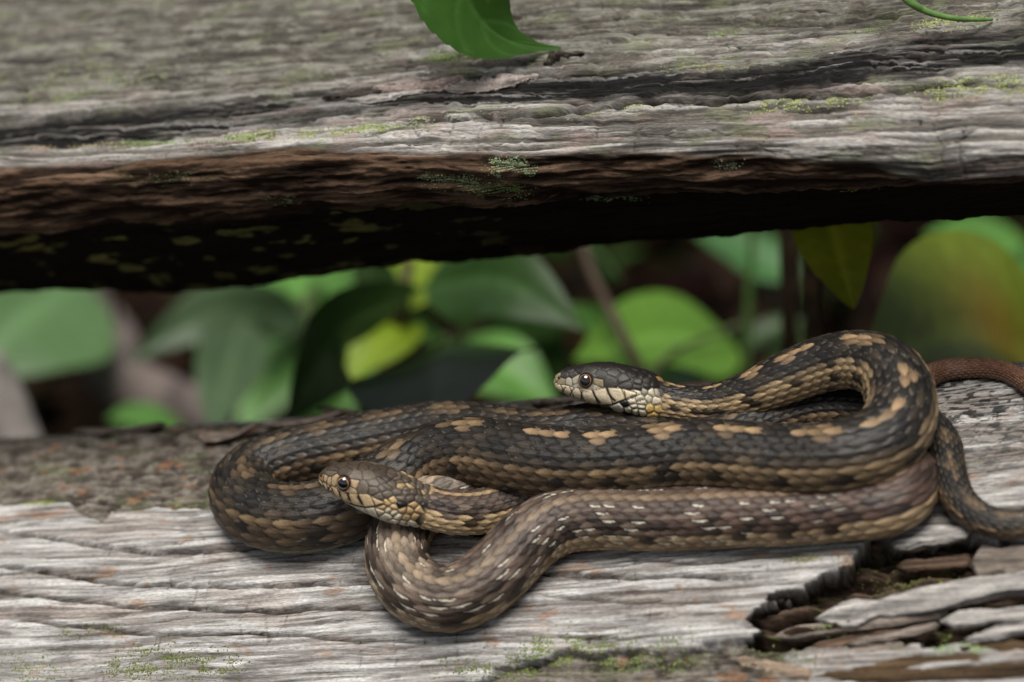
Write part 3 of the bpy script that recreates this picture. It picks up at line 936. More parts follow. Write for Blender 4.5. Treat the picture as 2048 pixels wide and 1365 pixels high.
def pat_dark(s, j, i, rnd, rnd2, y, x, edge, skin, vent, vf, r):
    aj = np.abs(j)
    k = i + .5 * (aj % 2)                                       # place along the body in scale lengths
    blk = np.array([.011, .010, .0095])
    flank = mix(np.array([.014, .0122, .0105]), np.array([.040, .031, .022]), rnd ** 1.4)
    ch = np.sin(k / 3.4 * 2 * np.pi + np.where(aj > 3.5, np.pi, 0.0)) + (rnd2 - .5) * 1.2 > .35
    col = mix(flank, blk, np.where(ch & (aj >= 2) & (aj <= 4), .8, 0))
    front = np.exp(-((s - 4) / 13.0) ** 2)                      # brighter towards the head
    mid = 1 - sstep(24, 40, s) * .8
    # broken stripe along the spine
    dash = np.sin(k * 2 * np.pi / 4.3 + 1.1 * np.sin(k * .37)) + (rnd - .5) * .7
    tan = mix(np.array([.085, .056, .032]), np.array([.30, .20, .11]), (rnd * .8 + .2) * (.25 + .75 * mid))
    on = np.where(aj == 0, sstep(-.55, -.35, dash), np.where(aj == 1, sstep(.35, .6, dash - .9 * rnd2 + .1) * .7, 0)) * (s > 3.2)
    col = mix(col, tan, on * (.45 + .5 * mid))
    col = mix(col, blk, np.where((aj <= 1), (1 - on) * .6 * mid, 0))
    # stripe low on the side, one scale row clear and the next ones muddied
    ltan = mix(np.array([.055, .037, .023]), np.where((aj == 5)[..., None], np.array([.225, .15, .082]), np.array([.105, .070, .043])), rnd ** 1.1 * .8 + .2 * sstep(.3, 1.2, x))
    lcol = mix(ltan, np.array([.42, .30, .165]), front * .8)
    spot = (np.sin(k / 3.4 * 2 * np.pi) + (rnd2 - .5) * .8 > .62) & ((aj == 4) | (aj == 6))
    spot |= (rnd2 > .95)
    lcol = mix(lcol, blk, np.where(spot, .9, 0))
    lat = np.where(aj == 4, np.where(rnd2 > .62, .5, .1) + .3 * front, np.where(aj >= 5, .9, 0))
    col = mix(col, lcol, lat)
    # every scale: dark root, worn paler rim at the tip, a thin light keel
    col = col * (.62 + .5 * sstep(.25, 1.1, x))[..., None]
    col = col * (1 + .55 * np.exp(-(y / .05) ** 2))[..., None]
    col = mix(col, col * .25, sstep(.74, .98, edge) * .85)
    pale = (rnd2 > .55) & (edge > .80) & (x > .95)
    col = mix(col, np.array([.20, .165, .125]), np.where(pale, .45, 0))
    col = mix(col, np.array([.007, .006, .0055]), np.where(skin, .95, 0))
    vcol = mix(np.array([.30, .26, .17]), np.array([.09, .085, .07]), sstep(.8, 1.0, vf))
    vcol = mix(vcol, vcol * .55, sstep(10, 30, s))
    return np.where(vent[..., None], vcol, col)

def pat_brown(s, j, i, rnd, rnd2, y, x, edge, skin, vent, vf, r):
    aj = np.abs(j)
    k = i + .5 * (aj % 2)
    blk = np.array([.016, .011, .009])
    base = mix(np.array([.050, .033, .025]), np.array([.125, .088, .066]), rnd ** 1.2)
    front = np.exp(-((s - 3) / 6.0) ** 2)
    bend = sstep(36, 42, s) * (1 - sstep(47.5, 50, s))            # the pale bend
    base = mix(base, np.array([.25, .195, .145]) * (.6 + .7 * rnd)[..., None], np.where(aj <= 2, bend * .75, bend * .2))
    red = sstep(8, 12, s) * (1 - sstep(25, 32, s))
    base = mix(base, np.array([.075, .045, .034]) * (.6 + .8 * rnd)[..., None], red * .8)
    ph = k / 3.0 * 2 * np.pi
    ch = np.where(aj < 4, np.sin(ph), np.sin(ph + np.pi)) + (rnd - .5) * 1.1 > .12
    blot = ch & (aj >= 1) & (aj <= 5) & (rnd2 > .12)
    col = mix(base, blk, np.where(blot, np.where(aj <= 2, .45, .85), 0))
    col = mix(col, np.array([.34, .24, .13]), np.where((aj == 0) & (s > 3), .25 + .55 * front, 0))
    lcol = mix(np.array([.15, .098, .055]), np.array([.40, .285, .165]), rnd * .8 + .2 * x / 1.3)
    lcol = mix(lcol, np.array([.52, .385, .215]), front * .75)
    col = mix(col, lcol, np.where(aj >= 6, .92, np.where((aj >= 5) & (rnd2 > .2), .92 * sstep(9.5, 7, s), 0)))
    spot = (np.sin(k / 3.0 * 2 * np.pi + 1.0) + (rnd2 - .5) * .5 > .80) & (aj == 6)
    col = mix(col, blk, np.where(spot, .9, 0))
    tail = sstep(.50, .42, r) * (s > 20) + 0 * s
    col = mix(col, np.array([.165, .083, .052]) * (.75 + .5 * rnd)[..., None], tail * .9)
    col = col * (.66 + .45 * sstep(.25, 1.1, x))[..., None]
    col = col * (1 + .4 * np.exp(-(y / .05) ** 2))[..., None]
    col = mix(col, col * .38, sstep(.74, .98, edge) * .75)
    # pale skin shows as flecks at the sides of the scales
    midf = sstep(22, 28, s) * (1 - sstep(54, 60, s)) * .95 + .10
    fl = (edge > .62) & (x > .25) & (x < 1.15) & (y * np.sign(j + .1) > 0) & (rnd2 > .40) & (aj >= 1) & (aj <= 7)
    fl &= ~blot | (rnd > .55)
    fl &= np.sin(ph + np.where(aj < 4, 1.2, 4.3)) > -.2
    col = mix(col, np.array([.60, .57, .46]), np.where(fl, midf * .9, 0))
    col = mix(col, np.array([.015, .011, .009]), np.where(skin, .85, 0))
    vcol = mix(np.array([.42, .36, .25]), np.array([.12, .10, .07]), sstep(.8, 1.0, vf))
    vcol = mix(vcol, vcol * .6, sstep(8, 20, s))
    return np.where(vent[..., None], vcol, col)

def fill_dark(cx, cy):
    lim = 400 + (cx - 1000) * .12
    if cy < lim:
        if abs(cy - (250 + (cx - 1100) * .42)) < 30 and cx > 1080:
            return np.array([.24, .13, .05])
        return np.array([.026, .024, .022]) * random.uniform(.7, 1.5)
    if random.random() < .13:
        return np.array([.012, .012, .014])
    k = min(1, max(0, (cx - 1000) / 350))
    return np.array([.52, .46, .33]) * (1 - k) + np.array([.50, .33, .13]) * k

def fill_brown(cx, cy):
    lim = 545 + (cx - 900) * .13
    if cy < lim:
        ln = 350 + (cx - 950) * .36
        if cx > 930 and abs(cy - ln) < 26:
            return np.array([.34, .235, .115])
        return np.array([.085, .066, .050]) * random.uniform(.75, 1.3)
    if cy < lim + 60 and random.random() < .28:
        return np.array([.018, .017, .02])
    if cy > 700 + (cx - 900) * .28:
        return np.array([.56, .51, .40])
    return np.array([.44, .30, .15]) * random.uniform(.85, 1.2)

HEAD_A = dict(
    len=4.0, e=.80,
    x=[0, .04, .10, .22, .40, .80, 1.32, 1.85, 2.55, 3.35, 4.05, 4.75, 5.5],
    t=[.02, .22, .33, .45, .58, .72, .90, 1.00, 1.00, .96, .76, .62, .6],
    b=[.02, .13, .20, .28, .35, .47, .55, .60, .66, .74, .74, .62, .6],
    w=[.02, .17, .25, .34, .42, .56, .74, .88, .98, 1.02, .86, .68, .64],
    crop=(1080.0, 700.0, 5.12), fill_x=900, fill=fill_dark,
    pal=dict(C=np.array([.56, .47, .32]), W=np.array([.55, .49, .37]), L=np.array([.56, .52, .42]), Y=np.array([.58, .40, .15]),
             D=np.array([.014, .012, .011]), G=np.array([.030, .027, .023]), O=np.array([.22, .18, .11]), K=np.array([.010, .011, .013]),
             P=np.array([.30, .27, .21]), R=np.array([.36, .26, .16])),
    seeds=[(165, 390, 'C'), (275, 412, 'C'), (370, 450, 'C'), (490, 490, 'C'), (640, 500, 'C'), (790, 470, 'C'), (925, 455, 'W'),
           (330, 510, 'L'), (450, 548, 'L'), (560, 580, 'L'), (680, 598, 'L'), (800, 590, 'L'), (235, 465, 'L'), (910, 610, 'W'),
           (135, 325, 'R'), (175, 270, 'O'), (228, 318, 'O'), (295, 322, 'P'), (362, 312, 'P'), (592, 335, 'O'), (560, 386, 'P'), (385, 385, 'P'),
           (195, 215, 'D'), (300, 200, 'D'), (400, 190, 'D'), (520, 215, 'G'), (330, 255, 'G'), (250, 262, 'G'), (440, 135, 'D'), (590, 150, 'D'),
           (760, 225, 'G'), (690, 160, 'D'), (850, 180, 'D'), (600, 255, 'G'),
           (710, 330, 'G'), (860, 290, 'G'), (900, 372, 'G'), (1010, 330, 'G'), (1010, 392, 'G'), (960, 240, 'D'), (1050, 250, 'D'), (1110, 300, 'G'),
           (1090, 372, 'G'), (1170, 335, 'D'), (1000, 190, 'D'), (1085, 205, 'D'), (1150, 255, 'D'),
           (1000, 435, 'W'), (1070, 432, 'P'), (1140, 442, 'W'), (1205, 440, 'P'), (1025, 490, 'W'), (1112, 492, 'W'), (1190, 522, 'W'), (935, 530, 'W'),
           (1040, 542, 'W'), (950, 590, 'W'), (1040, 592, 'W'), (970, 632, 'W'), (1040, 642, 'W'), (1120, 612, 'Y'), (1215, 612, 'Y'), (1290, 602, 'Y'),
           (1352, 560, 'W'), (1282, 672, 'Y'), (1352, 672, 'Y'), (1160, 682, 'Y'), (1412, 602, 'Y'), (1250, 440, 'K'), (1292, 492, 'K'), (875, 560, 'K')],
    slant=.42, lip=[(128, 372), (190, 352), (260, 362), (340, 384), (420, 398), (560, 408), (700, 384), (860, 398), (995, 438)],
    labials=[(180, 390), (275, 412), (372, 450), (490, 490), (640, 500), (790, 470), (930, 455)],
    mouth=[(140, 425), (215, 452), (300, 490), (430, 532), (540, 562), (640, 578), (740, 570), (830, 535), (900, 508), (985, 470)],
    bars=[([(262, 385), (235, 420), (222, 440)], 1.0), ([(350, 395), (318, 440), (308, 475)], 1.0), ([(432, 420), (422, 470), (428, 510)], 1.3),
          ([(545, 425), (555, 465), (590, 520), (612, 545)], 1.9), ([(690, 400), (700, 445), (740, 500), (765, 520)], 2.3), ([(862, 420), (872, 470), (866, 510)], .8),
          ([(872, 540), (890, 585)], 3.0)],
    eye=(468, 316, .285), nostril=(192, 290), iris=(.028, .016, .011), ring=(.34, .17, .08), eyering=(.09, .075, .055))

HEAD_B = dict(
    len=3.9, e=.82,
    x=[0, .04, .10, .22, .40, .80, 1.20, 1.65, 2.30, 2.95, 3.60, 4.30, 5.2],
    t=[.02, .20, .30, .42, .53, .70, .82, .90, .92, .88, .82, .74, .70],
    b=[.02, .13, .20, .28, .36, .48, .56, .62, .70, .74, .72, .68, .66],
    w=[.02, .18, .27, .36, .45, .62, .80, .94, 1.05, 1.05, .90, .78, .74],
    crop=(600.0, 890.0, 5.12), fill_x=880, fill=fill_brown,
    pal=dict(C=np.array([.47, .345, .20]), W=np.array([.52, .43, .30]), L=np.array([.55, .50, .39]), Y=np.array([.46, .32, .16]),
             D=np.array([.052, .038, .027]), G=np.array([.095, .075, .055]), O=np.array([.22, .15, .085]), K=np.array([.012, .012, .014]),
             P=np.array([.36, .26, .155]), R=np.array([.20, .12, .065])),
    seeds=[(205, 395, 'C'), (262, 440, 'C'), (312, 468, 'C'), (362, 492, 'C'), (450, 530, 'C'), (550, 560, 'C'), (690, 572, 'C'), (812, 598, 'C'),
           (260, 500, 'L'), (350, 555, 'L'), (480, 620, 'L'), (620, 668, 'L'), (740, 690, 'L'), (830, 690, 'W'),
           (190, 330, 'R'), (222, 335, 'R'), (262, 345, 'P'), (298, 358, 'P'), (345, 372, 'P'), (540, 408, 'P'), (520, 458, 'P'), (400, 470, 'P'),
           (240, 262, 'D'), (320, 235, 'D'), (300, 290, 'G'), (470, 268, 'D'), (405, 200, 'D'), (560, 215, 'D'), (560, 300, 'G'),
           (710, 300, 'G'), (650, 225, 'D'), (820, 275, 'D'), (760, 235, 'D'),
           (640, 440, 'G'), (775, 395, 'G'), (770, 470, 'G'), (848, 450, 'G'), (805, 535, 'G'), (895, 420, 'G'), (890, 510, 'G'), (880, 350, 'D'),
           (900, 600, 'Y'), (845, 645, 'Y'), (950, 580, 'Y'), (960, 640, 'Y'), (900, 670, 'W'), (960, 700, 'W'), (880, 730, 'L'), (1010, 740, 'L'),
           (1030, 620, 'K'), (1290, 625, 'K'), (1540, 645, 'K'), (1240, 770, 'K'), (1470, 800, 'K'), (1690, 770, 'K')],
    slant=.45, lip=[(180, 352), (255, 398), (330, 424), (400, 458), (470, 492), (560, 502), (680, 502), (800, 560), (870, 590)],
    labials=[(208, 395), (265, 440), (312, 468), (362, 492), (450, 530), (550, 560), (690, 580), (815, 610)],
    mouth=[(188, 385), (240, 450), (320, 525), (430, 580), (560, 625), (660, 650), (760, 640), (860, 610)],
    bars=[([(245, 418), (228, 445)], .9), ([(305, 430), (280, 475)], 1.3), ([(330, 450), (318, 500)], .9), ([(402, 480), (412, 525)], 1.7),
          ([(488, 510), (505, 565)], 2.3), ([(592, 530), (612, 570), (632, 605)], 2.5), ([(752, 590), (770, 630)], .8)],
    eye=(446, 396, .275), nostril=(212, 318), iris=(.06, .020, .010), ring=(.42, .22, .11), eyering=(.09, .05, .03))

SNAKE_A = [(1107, 764, ('t', -.3), .6, 6), (1150, 770, ('t', -.3), .6, 6), (1200, 778, ('t', -.4), .6, 6), (1250, 788, ('t', -.5), .65, 7), (1300, 798, ('t', -.6), .7, 10),
           (1360, 808, ('t', -.8), .66, 16), (1420, 810, ('t', -1.1), .68, 24), (1490, 792, ('t', -1.5), .78, 30), (1560, 762, ('t', -1.9), .88, 34),
           (1640, 731, ('t', -2.3), .95, 38), (1715, 720, ('t', -3.0), 1.0, 42), (1775, 742, ('t', -4.0), 1.08, 42), (1801, 790, ('t', -4.9), 1.14, 42),
           (1798, 842, ('t', -5.8), 1.17, 42), (1766, 884, ('t', -6.4), 1.18, 40), (1690, 913, ('t', -6.5), 1.2, 38), (1590, 922, 2.25, 1.2, 38),
           (1490, 915, 2.2, 1.2, 37), (1390, 910, 2.15, 1.2, 36), (1270, 920, 2.1, 1.2, 36), (1150, 926, 2.05, 1.22, 36), (1040, 917, 2.0, 1.25, 34),
           (940, 905, 1.85, 1.25, 32), (860, 920, 1.6, 1.25, 30), (780, 965, 1.35, 1.26, 28), (700, 1012, 1.25, 1.27, 26), (620, 1036, 1.2, 1.28, 24),
           (550, 1034, 1.15, 1.26, 24), (500, 1012, 1.12, 1.22, 26), (486, 975, 1.1, 1.18, 30), (515, 942, 1.05, 1.14, 32), (590, 915, 1.05, 1.12, 32),
           (680, 896, 1.05, 1.1, 32), (780, 876, 1.05, 1.08, 32), (870, 862, 1.1, 1.06, 32), (960, 864, 1.1, 1.04, 32), (1050, 875, 1.05, 1.02, 32),
           (1120, 872, 1.1, 1.0, 32), (1190, 864, 1.1, 1.0, 32), (1270, 880, 1.0, .98, 32), (1360, 898, .9, .95, 32), (1450, 880, .85, .92, 32),
           (1540, 840, .85, .88, 32), (1620, 820, .85, .86, 32), (1700, 818, .8, .82, 32), (1780, 826, .75, .76, 34), (1845, 850, .68, .70, 36),
           (1885, 890, .60, .62, 40), (1898, 945, .55, .56, 42), (1922, 1005, .52, .53, 44), (1972, 1042, .50, .50, 44), (2035, 1050, .46, .46, 44),
           (2100, 1030, .40, .40, 44), (2170, 1035, .32, .30, 44), (2240, 1055, .22, .18, 44), (2300, 1060, .12, .07, 44)]

SNAKE_B = [(637, 956, ('t', -2.2), .7, 22), (690, 966, ('t', -2.3), .7, 22), (740, 981, ('t', -2.4), .7, 22), (790, 998, ('t', -2.4), .72, 22), (840, 1012, ('t', -2.3), .74, 22),
           (900, 1026, ('t', -2.2), .76, 26), (960, 1024, ('t', -1.8), .78, 30), (1020, 1005, .8, .78, 34), (1100, 985, .75, .80, 34), (1220, 975, .75, .82, 34),
           (1360, 972, .75, .85, 34), (1500, 970, .8, .88, 34), (1640, 955, .85, .92, 34), (1745, 930, .9, .95, 36), (1802, 938, .95, .98, 34),
           (1812, 980, 1.0, 1.0, 22), (1775, 1012, 1.05, 1.02, 24), (1690, 1020, 1.08, 1.03, 36), (1590, 1026, 1.08, 1.04, 44), (1490, 1030, 1.08, 1.04, 44),
           (1390, 1035, 1.08, 1.05, 44), (1290, 1038, 1.08, 1.05, 44), (1190, 1036, 1.1, 1.06, 44), (1115, 1045, 1.15, 1.07, 46), (1058, 1078, 1.2, 1.08, 48),
           (1012, 1125, 1.22, 1.09, 50), (962, 1170, 1.22, 1.09, 52), (900, 1196, 1.22, 1.09, 52), (842, 1186, 1.22, 1.08, 50), (804, 1148, 1.22, 1.07, 48),
           (793, 1100, 1.18, 1.06, 46), (805, 1055, 1.1, 1.04, 42), (845, 1012, 1.0, 1.0, 38), (900, 985, .95, .95, 34), (980, 962, .85, .86, 34),
           (1090, 935, .7, .74, 34), (1220, 915, .55, .62, 34), (1360, 905, .5, .54, 34), (1500, 890, .45, .48, 34), (1640, 862, .42, .44, 34),
           (1760, 815, .40, .41, 34), (1830, 768, .38, .39, 34), (1885, 742, .37, .37, 34), (1950, 736, .36, .36, 34), (2005, 742, .35, .35, 34),
           (2050, 764, .34, .34, 36), (2090, 800, .30, .30, 38), (2150, 840, .26, .25, 40), (2230, 870, .18, .17, 40), (2300, 890, .10, .07, 40)]

SN_A, PATH_A = build_snake(SNAKE_A, HEAD_A, pat_dark, "near-black snake with a broken tan back stripe, its head raised over its own coils", "garter snakes coiled together on the log")
SN_B, PATH_B = build_snake(SNAKE_B, HEAD_B, pat_brown, "brown snake with dark checks and pale flecks, its head resting across its own bend", "garter snakes coiled together on the log")

# ------------------------------------------------------------------ splinters and flakes of the lower log
def sliver(log, name, pts, hw, th, colr, lift=0.0, seed=0, tip=(.15, .05), is1=True, warpz=.0, label=None):
    if is1:
        aw = np.array([log1_coord(cyl_hit(x, y, 0.0)) for x, y in pts])
    else:
        aw = trace2(pts)
    n, m = 60, 24
    base_h = 0.0 if name == 'splinter' else None
    tt = np.linspace(0, 1, n)
    kt = np.linspace(0, 1, len(aw))
    ca, cw = np.interp(tt, kt, aw[:, 0]), np.interp(tt, kt, aw[:, 1])
    k = np.ones(7) / 7
    ca = np.convolve(np.pad(ca, 3, mode='reflect', reflect_type='odd'), k, 'valid'); cw = np.convolve(np.pad(cw, 3, mode='reflect', reflect_type='odd'), k, 'valid')
    wid = hw * (1 + .35 * fbm(tt * 4.0 + seed * 3.1, tt * 0 + seed, 3, 500)) * np.minimum(1, np.minimum(tt / tip[0] + .12, (1 - tt) / tip[1] + .10) if tip[1] > 0 else tt / tip[0] + .12)
    thk = th * np.minimum(1, np.minimum(tt / .08 + .2, (1 - tt) / .08 + .2))
    ph = np.linspace(0, 2 * np.pi, m, endpoint=False)
    if base_h is None:
        base_h = float(np.mean([log1_height(x_, y_) for x_, y_ in zip(ca, cw)])) if is1 else 0.0
    V, C, G = [], [], []
    for i in range(n):
        for p in ph:
            cs, sn = math.copysign(abs(math.cos(p)) ** .6, math.cos(p)), math.copysign(abs(math.sin(p)) ** .6, math.sin(p))
            nz_ = float(fbm(np.array([ca[i] * .16]), np.array([p * 2.2 + seed * 5.0]), 3, 510)[0])
            w_ = cw[i] + cs * wid[i] * (1 + .25 * nz_)
            up_ = sn * thk[i] * (1 + .5 * nz_) + lift + warpz * (tt[i] - .5) ** 2 * 4
            if is1:
                rr_ = R1 + base_h + up_
                V.append((ca[i] + .15 * nz_, -math.sin(w_ / R1) * rr_, math.cos(w_ / R1) * rr_))
            else:
                v, nn_ = log2_local(ca[i], w_, up_)
                V.append(v)
            sh = .8 + .5 * nz_ + .25 * float(fbm(np.array([ca[i] * .5]), np.array([w_ * 7.0]), 2, 520)[0])
            cc = np.array(colr) * sh
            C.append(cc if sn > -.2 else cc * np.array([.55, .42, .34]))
            G.append((ca[i], w_ + seed * 2.0, 0))
    F = grid_faces(n, m, True)
    F = np.vstack([F, [[0, 2, 4, 6], [(n - 1) * m, (n - 1) * m + 2, (n - 1) * m + 4, (n - 1) * m + 6]]])
    me = make_mesh(name, V, F, np.array(C))
    me.attributes.new("grain", 'FLOAT_VECTOR', 'POINT').data.foreach_set("vector", np.array(G, np.float32).ravel())
    o = obj(name, me, M_WOOD, log)
    if label:
        o["label"] = label
    return o

LT, MD, BR, DK = (.50, .47, .44), (.30, .25, .21), (.15, .10, .07), (.07, .05, .04)
for k, (pts, hw, th, colr, lift) in enumerate([
        ([(1630, 1232), (1720, 1216), (1820, 1198), (1950, 1172), (2110, 1150)], .42, .26, LT, -.30),
        ([(1540, 1262), (1660, 1244), (1780, 1230), (1890, 1212)], .26, .20, MD, -.55),
        ([(1880, 1240), (1980, 1231), (2110, 1222)], .24, .20, LT, -.20),
        ([(1690, 1282), (1780, 1266), (1875, 1243)], .15, .14, MD, -.35),
        ([(1470, 1322), (1545, 1336), (1625, 1354)], .20, .14, (.40, .30, .22), .05),
        ([(1785, 1094), (1850, 1083), (1940, 1066)], .24, .16, LT, .05),
        ([(1640, 1304), (1720, 1294), (1800, 1285)], .12, .12, MD, -.35),
        ([(1930, 1282), (2000, 1264), (2110, 1245)], .20, .18, LT, -.10),
        ([(1790, 1120), (1860, 1116), (1940, 1108)], .22, .16, BR, -.45),
        ([(1940, 1122), (2020, 1120), (2110, 1112)], .60, .22, MD, -.25),
        ([(1600, 1290), (1700, 1266), (1800, 1250)], .18, .14, BR, -.65),
        ([(1680, 1334), (1850, 1320), (2110, 1308)], .42, .30, (.13, .085, .05), -.35),
        ([(1600, 1356), (1800, 1352), (2110, 1346)], .35, .25, (.09, .06, .035), -.25)]):
    sliver(LOG1, "splinter", pts, hw, th, colr, lift, seed=k + 1)
for k, (pts, hw, th, colr, lift, wz) in enumerate([
        ([(1335, 792), (1380, 782), (1430, 782)], .45, .10, (.42, .31, .26), .22, .1),
        ([(1430, 784), (1480, 780), (1520, 780)], .3, .1, (.28, .21, .17), .15, .1),
        ([(400, 892), (450, 884), (520, 868)], .40, .10, (.30, .24, .20), .25, .25),
        ([(520, 866), (600, 850), (690, 838)], .30, .10, (.26, .21, .18), .2, .2),
        ([(640, 832), (675, 834), (715, 840)], .22, .10, (.17, .135, .11), .3, .1),
        ([(150, 880), (240, 872), (330, 866)], .4, .12, (.16, .13, .11), .2, .15),
        ([(1060, 812), (1120, 806), (1180, 800)], .3, .1, (.34, .29, .25), .15, .1)]):
    sliver(LOG1, "bark_flake", pts, hw, th, colr, lift, seed=k + 31, tip=(.25, .2), warpz=wz)
for k, (pts, hw, th, colr, lift) in enumerate([
        ([(640, 188), (700, 182), (770, 176)], .25, .10, (.08, .07, .06), .05),
        ([(1080, 122), (1120, 112), (1165, 104)], .14, .10, (.09, .075, .06), .08),
        ([(880, 175), (960, 165), (1080, 145)], .35, .10, (.36, .31, .28), .05),
        ([(740, 178), (820, 172), (930, 160)], .30, .09, (.38, .30, .27), .04),
        ([(690, 198), (760, 196), (860, 190)], .24, .08, (.44, .41, .38), .05)]):
    sliver(LOG2, "bark_flake", pts, hw, th, colr, lift, seed=k + 51, tip=(.3, .25), is1=False)

# ------------------------------------------------------------------ lichen and moss: granules nobody could count
OCT_V = np.array([(1, 0, 0), (.5, .87, 0), (-.5, .87, 0), (-1, 0, 0), (-.5, -.87, 0), (.5, -.87, 0), (0, 0, .9)])
OCT_F = np.array([(0, 1, 6), (1, 2, 6), (2, 3, 6), (3, 4, 6), (4, 5, 6), (5, 0, 6)])

def granules(log, name, patches, is1, label):
    V, F, C = [], [], []
    for pts, spread, count, size, colr in patches:
        aw = np.array([log1_coord(cyl_hit(x, y, 0.0)) for x, y in pts]) if is1 else trace2(pts)
        kt = np.linspace(0, 1, len(aw))
        count = int(count * (1.7 if size < .055 else 2.6))
        t = rng.random(count)
        clump = rng.normal(0, 1, (count, 2))
        a = np.interp(t, kt, aw[:, 0]) + clump[:, 0] * .25; w = np.interp(t, kt, aw[:, 1]) + clump[:, 1] * spread
        keep = fbm(a * 1.3, w * 2.4, 3, 600) + rng.normal(0, .2, count) > -.10
        for k in np.nonzero(keep)[0]:
            s_ = min(size, .052) * .66 * rng.uniform(.4, 1.3)
            if is1:
                p = log1_local(a[k], w[k], -.01); nn = np.array([0, -math.sin(w[k] / R1), math.cos(w[k] / R1)])
            else:
                p, n2_ = log2_local(a[k], w[k], -.01); nn = np.array([0, n2_[0], n2_[1]])
            e1 = np.array([1.0, 0, 0]); e2 = np.cross(nn, e1)
            rot = rng.uniform(0, 6.28)
            o_ = OCT_V * s_ * rng.uniform(.7, 1.3, (7, 1))
            c_, s2_ = math.cos(rot), math.sin(rot)
            xy = np.stack([o_[:, 0] * c_ - o_[:, 1] * s2_, o_[:, 0] * s2_ + o_[:, 1] * c_], -1)
            v = p + xy[:, :1] * e1 + xy[:, 1:2] * e2 + o_[:, 2:3] * nn * rng.uniform(.5, 1.5)
            F.append(OCT_F + len(V) * 7); V.append(v)
            C.append(np.repeat((np.array(colr) * (.75 if is1 else 1.05) * rng.uniform(.45, 1.3) * np.array([rng.uniform(.85, 1.2), 1, rng.uniform(.8, 1.2)]))[None], 7, 0))
    me = make_mesh(name, np.vstack(V), np.vstack(F), np.vstack(C))
    o = obj(name, me, M_MOSS, log)
    o["kind"] = "stuff"; o["label"] = label
    return o

YG, GG, PG, DG = (.24, .275, .105), (.15, .21, .075), (.28, .30, .20), (.07, .08, .04)
granules(LOG2, "lichen", [
    ([(40, 297), (150, 294), (260, 290)], .14, 260, .075, (.33, .28, .16)), ([(240, 291), (400, 284), (540, 284)], .12, 700, .06, GG),
    ([(480, 285), (640, 276), (760, 264), (870, 252)], .16, 1900, .05, YG), ([(620, 262), (760, 252), (900, 246), (1010, 240)], .10, 420, .04, PG),
    ([(820, 250), (920, 248), (1000, 244)], .07, 260, .04, PG), ([(1150, 240), (1220, 232), (1300, 226)], .09, 320, .04, YG),
    ([(1490, 220), (1600, 210), (1720, 203)], .16, 900, .05, YG), ([(1850, 184), (1930, 172), (2090, 158)], .28, 1300, .06, YG),
    ([(1400, 214), (1460, 210)], .06, 120, .04, YG), ([(840, 113), (900, 111), (960, 109)], .14, 500, .05, GG),
    ([(1840, 48), (1900, 46), (1990, 38)], .22, 600, .06, YG), ([(1330, 128), (1400, 126), (1450, 124)], .10, 260, .04, YG), ([(1420, 56), (1460, 54)], .1, 120, .05, GG),
    ([(1700, 55), (1760, 52)], .1, 120, .05, GG), ([(980, 345), (1020, 342), (1055, 345)], .16, 500, .06, (.24, .30, .17)),
    ([(850, 372), (900, 374), (965, 376)], .14, 420, .06, (.19, .24, .12)), ([(960, 384), (1000, 386), (1045, 384)], .18, 500, .055, (.17, .21, .08)),
    ([(1180, 411), (1220, 413), (1265, 412)], .12, 360, .06, (.18, .23, .12)), ([(1660, 382), (1720, 382), (1775, 380)], .1, 260, .05, (.2, .25, .08)),
    ([(1440, 332), (1470, 328)], .14, 120, .05, (.22, .22, .14)), ([(1000, 418), (1040, 416)], .1, 150, .05, (.18, .22, .1)),
    ([(200, 375), (330, 380), (420, 378)], .25, 260, .06, DG), ([(540, 415), (580, 414)], .1, 80, .06, (.2, .24, .12)),
    ([(100, 150), (220, 160), (330, 150)], .35, 500, .09, (.24, .28, .15)), ([(20, 190), (150, 185)], .25, 260, .09, (.22, .27, .12))], False,
    "yellow green lichen along the crack of the raised log")
granules(LOG1, "moss", [
    ([(1060, 1316), (1140, 1308), (1250, 1318), (1400, 1312)], .30, 1700, .055, (.20, .25, .09)), ([(880, 1352), (1000, 1340), (1080, 1330)], .25, 600, .06, (.16, .20, .07)),
    ([(230, 1340), (340, 1330), (480, 1345)], .32, 1300, .075, (.17, .20, .07)), ([(140, 1272), (180, 1270), (240, 1268)], .12, 180, .07, (.19, .21, .09)),
    ([(1590, 1130), (1635, 1127)], .08, 200, .04, (.25, .25, .1)), ([(1640, 1256), (1720, 1276), (1800, 1280)], .18, 520, .05, (.24, .34, .13)),
    ([(1890, 1292), (1930, 1290), (1965, 1286)], .16, 420, .055, (.30, .42, .18)), ([(1830, 1125), (1880, 1120), (1905, 1112)], .14, 260, .045, (.24, .28, .07)),
    ([(1700, 1110), (1790, 1150), (1860, 1160)], .35, 500, .05, (.15, .16, .05)), ([(1890, 1150), (1915, 1145)], .1, 120, .05, (.35, .38, .08)),
    ([(1930, 920), (1960, 914)], .1, 120, .04, (.28, .28, .2)), ([(0, 870), (90, 862), (180, 858)], .25, 600, .09, (.14, .17, .10)),
    ([(70, 930), (120, 940), (150, 955)], .25, 360, .08, (.22, .25, .13)), ([(350, 1000), (390, 1004)], .12, 160, .07, (.24, .26, .1)),
    ([(60, 1020), (120, 1024)], .06, 150, .06, (.27, .32, .05)), ([(330, 862), (370, 860)], .1, 140, .07, (.3, .33, .16)),
    ([(0, 1345), (60, 1350), (120, 1352)], .3, 400, .08, (.22, .27, .11)), ([(1900, 1240), (1915, 1260)], .1, 110, .05, (.3, .36, .1)),
    ([(1480, 1310), (1560, 1318), (1640, 1322)], .2, 300, .05, (.18, .22, .08))], True,
    "green moss on the lower edge and broken hollow of the fallen log")

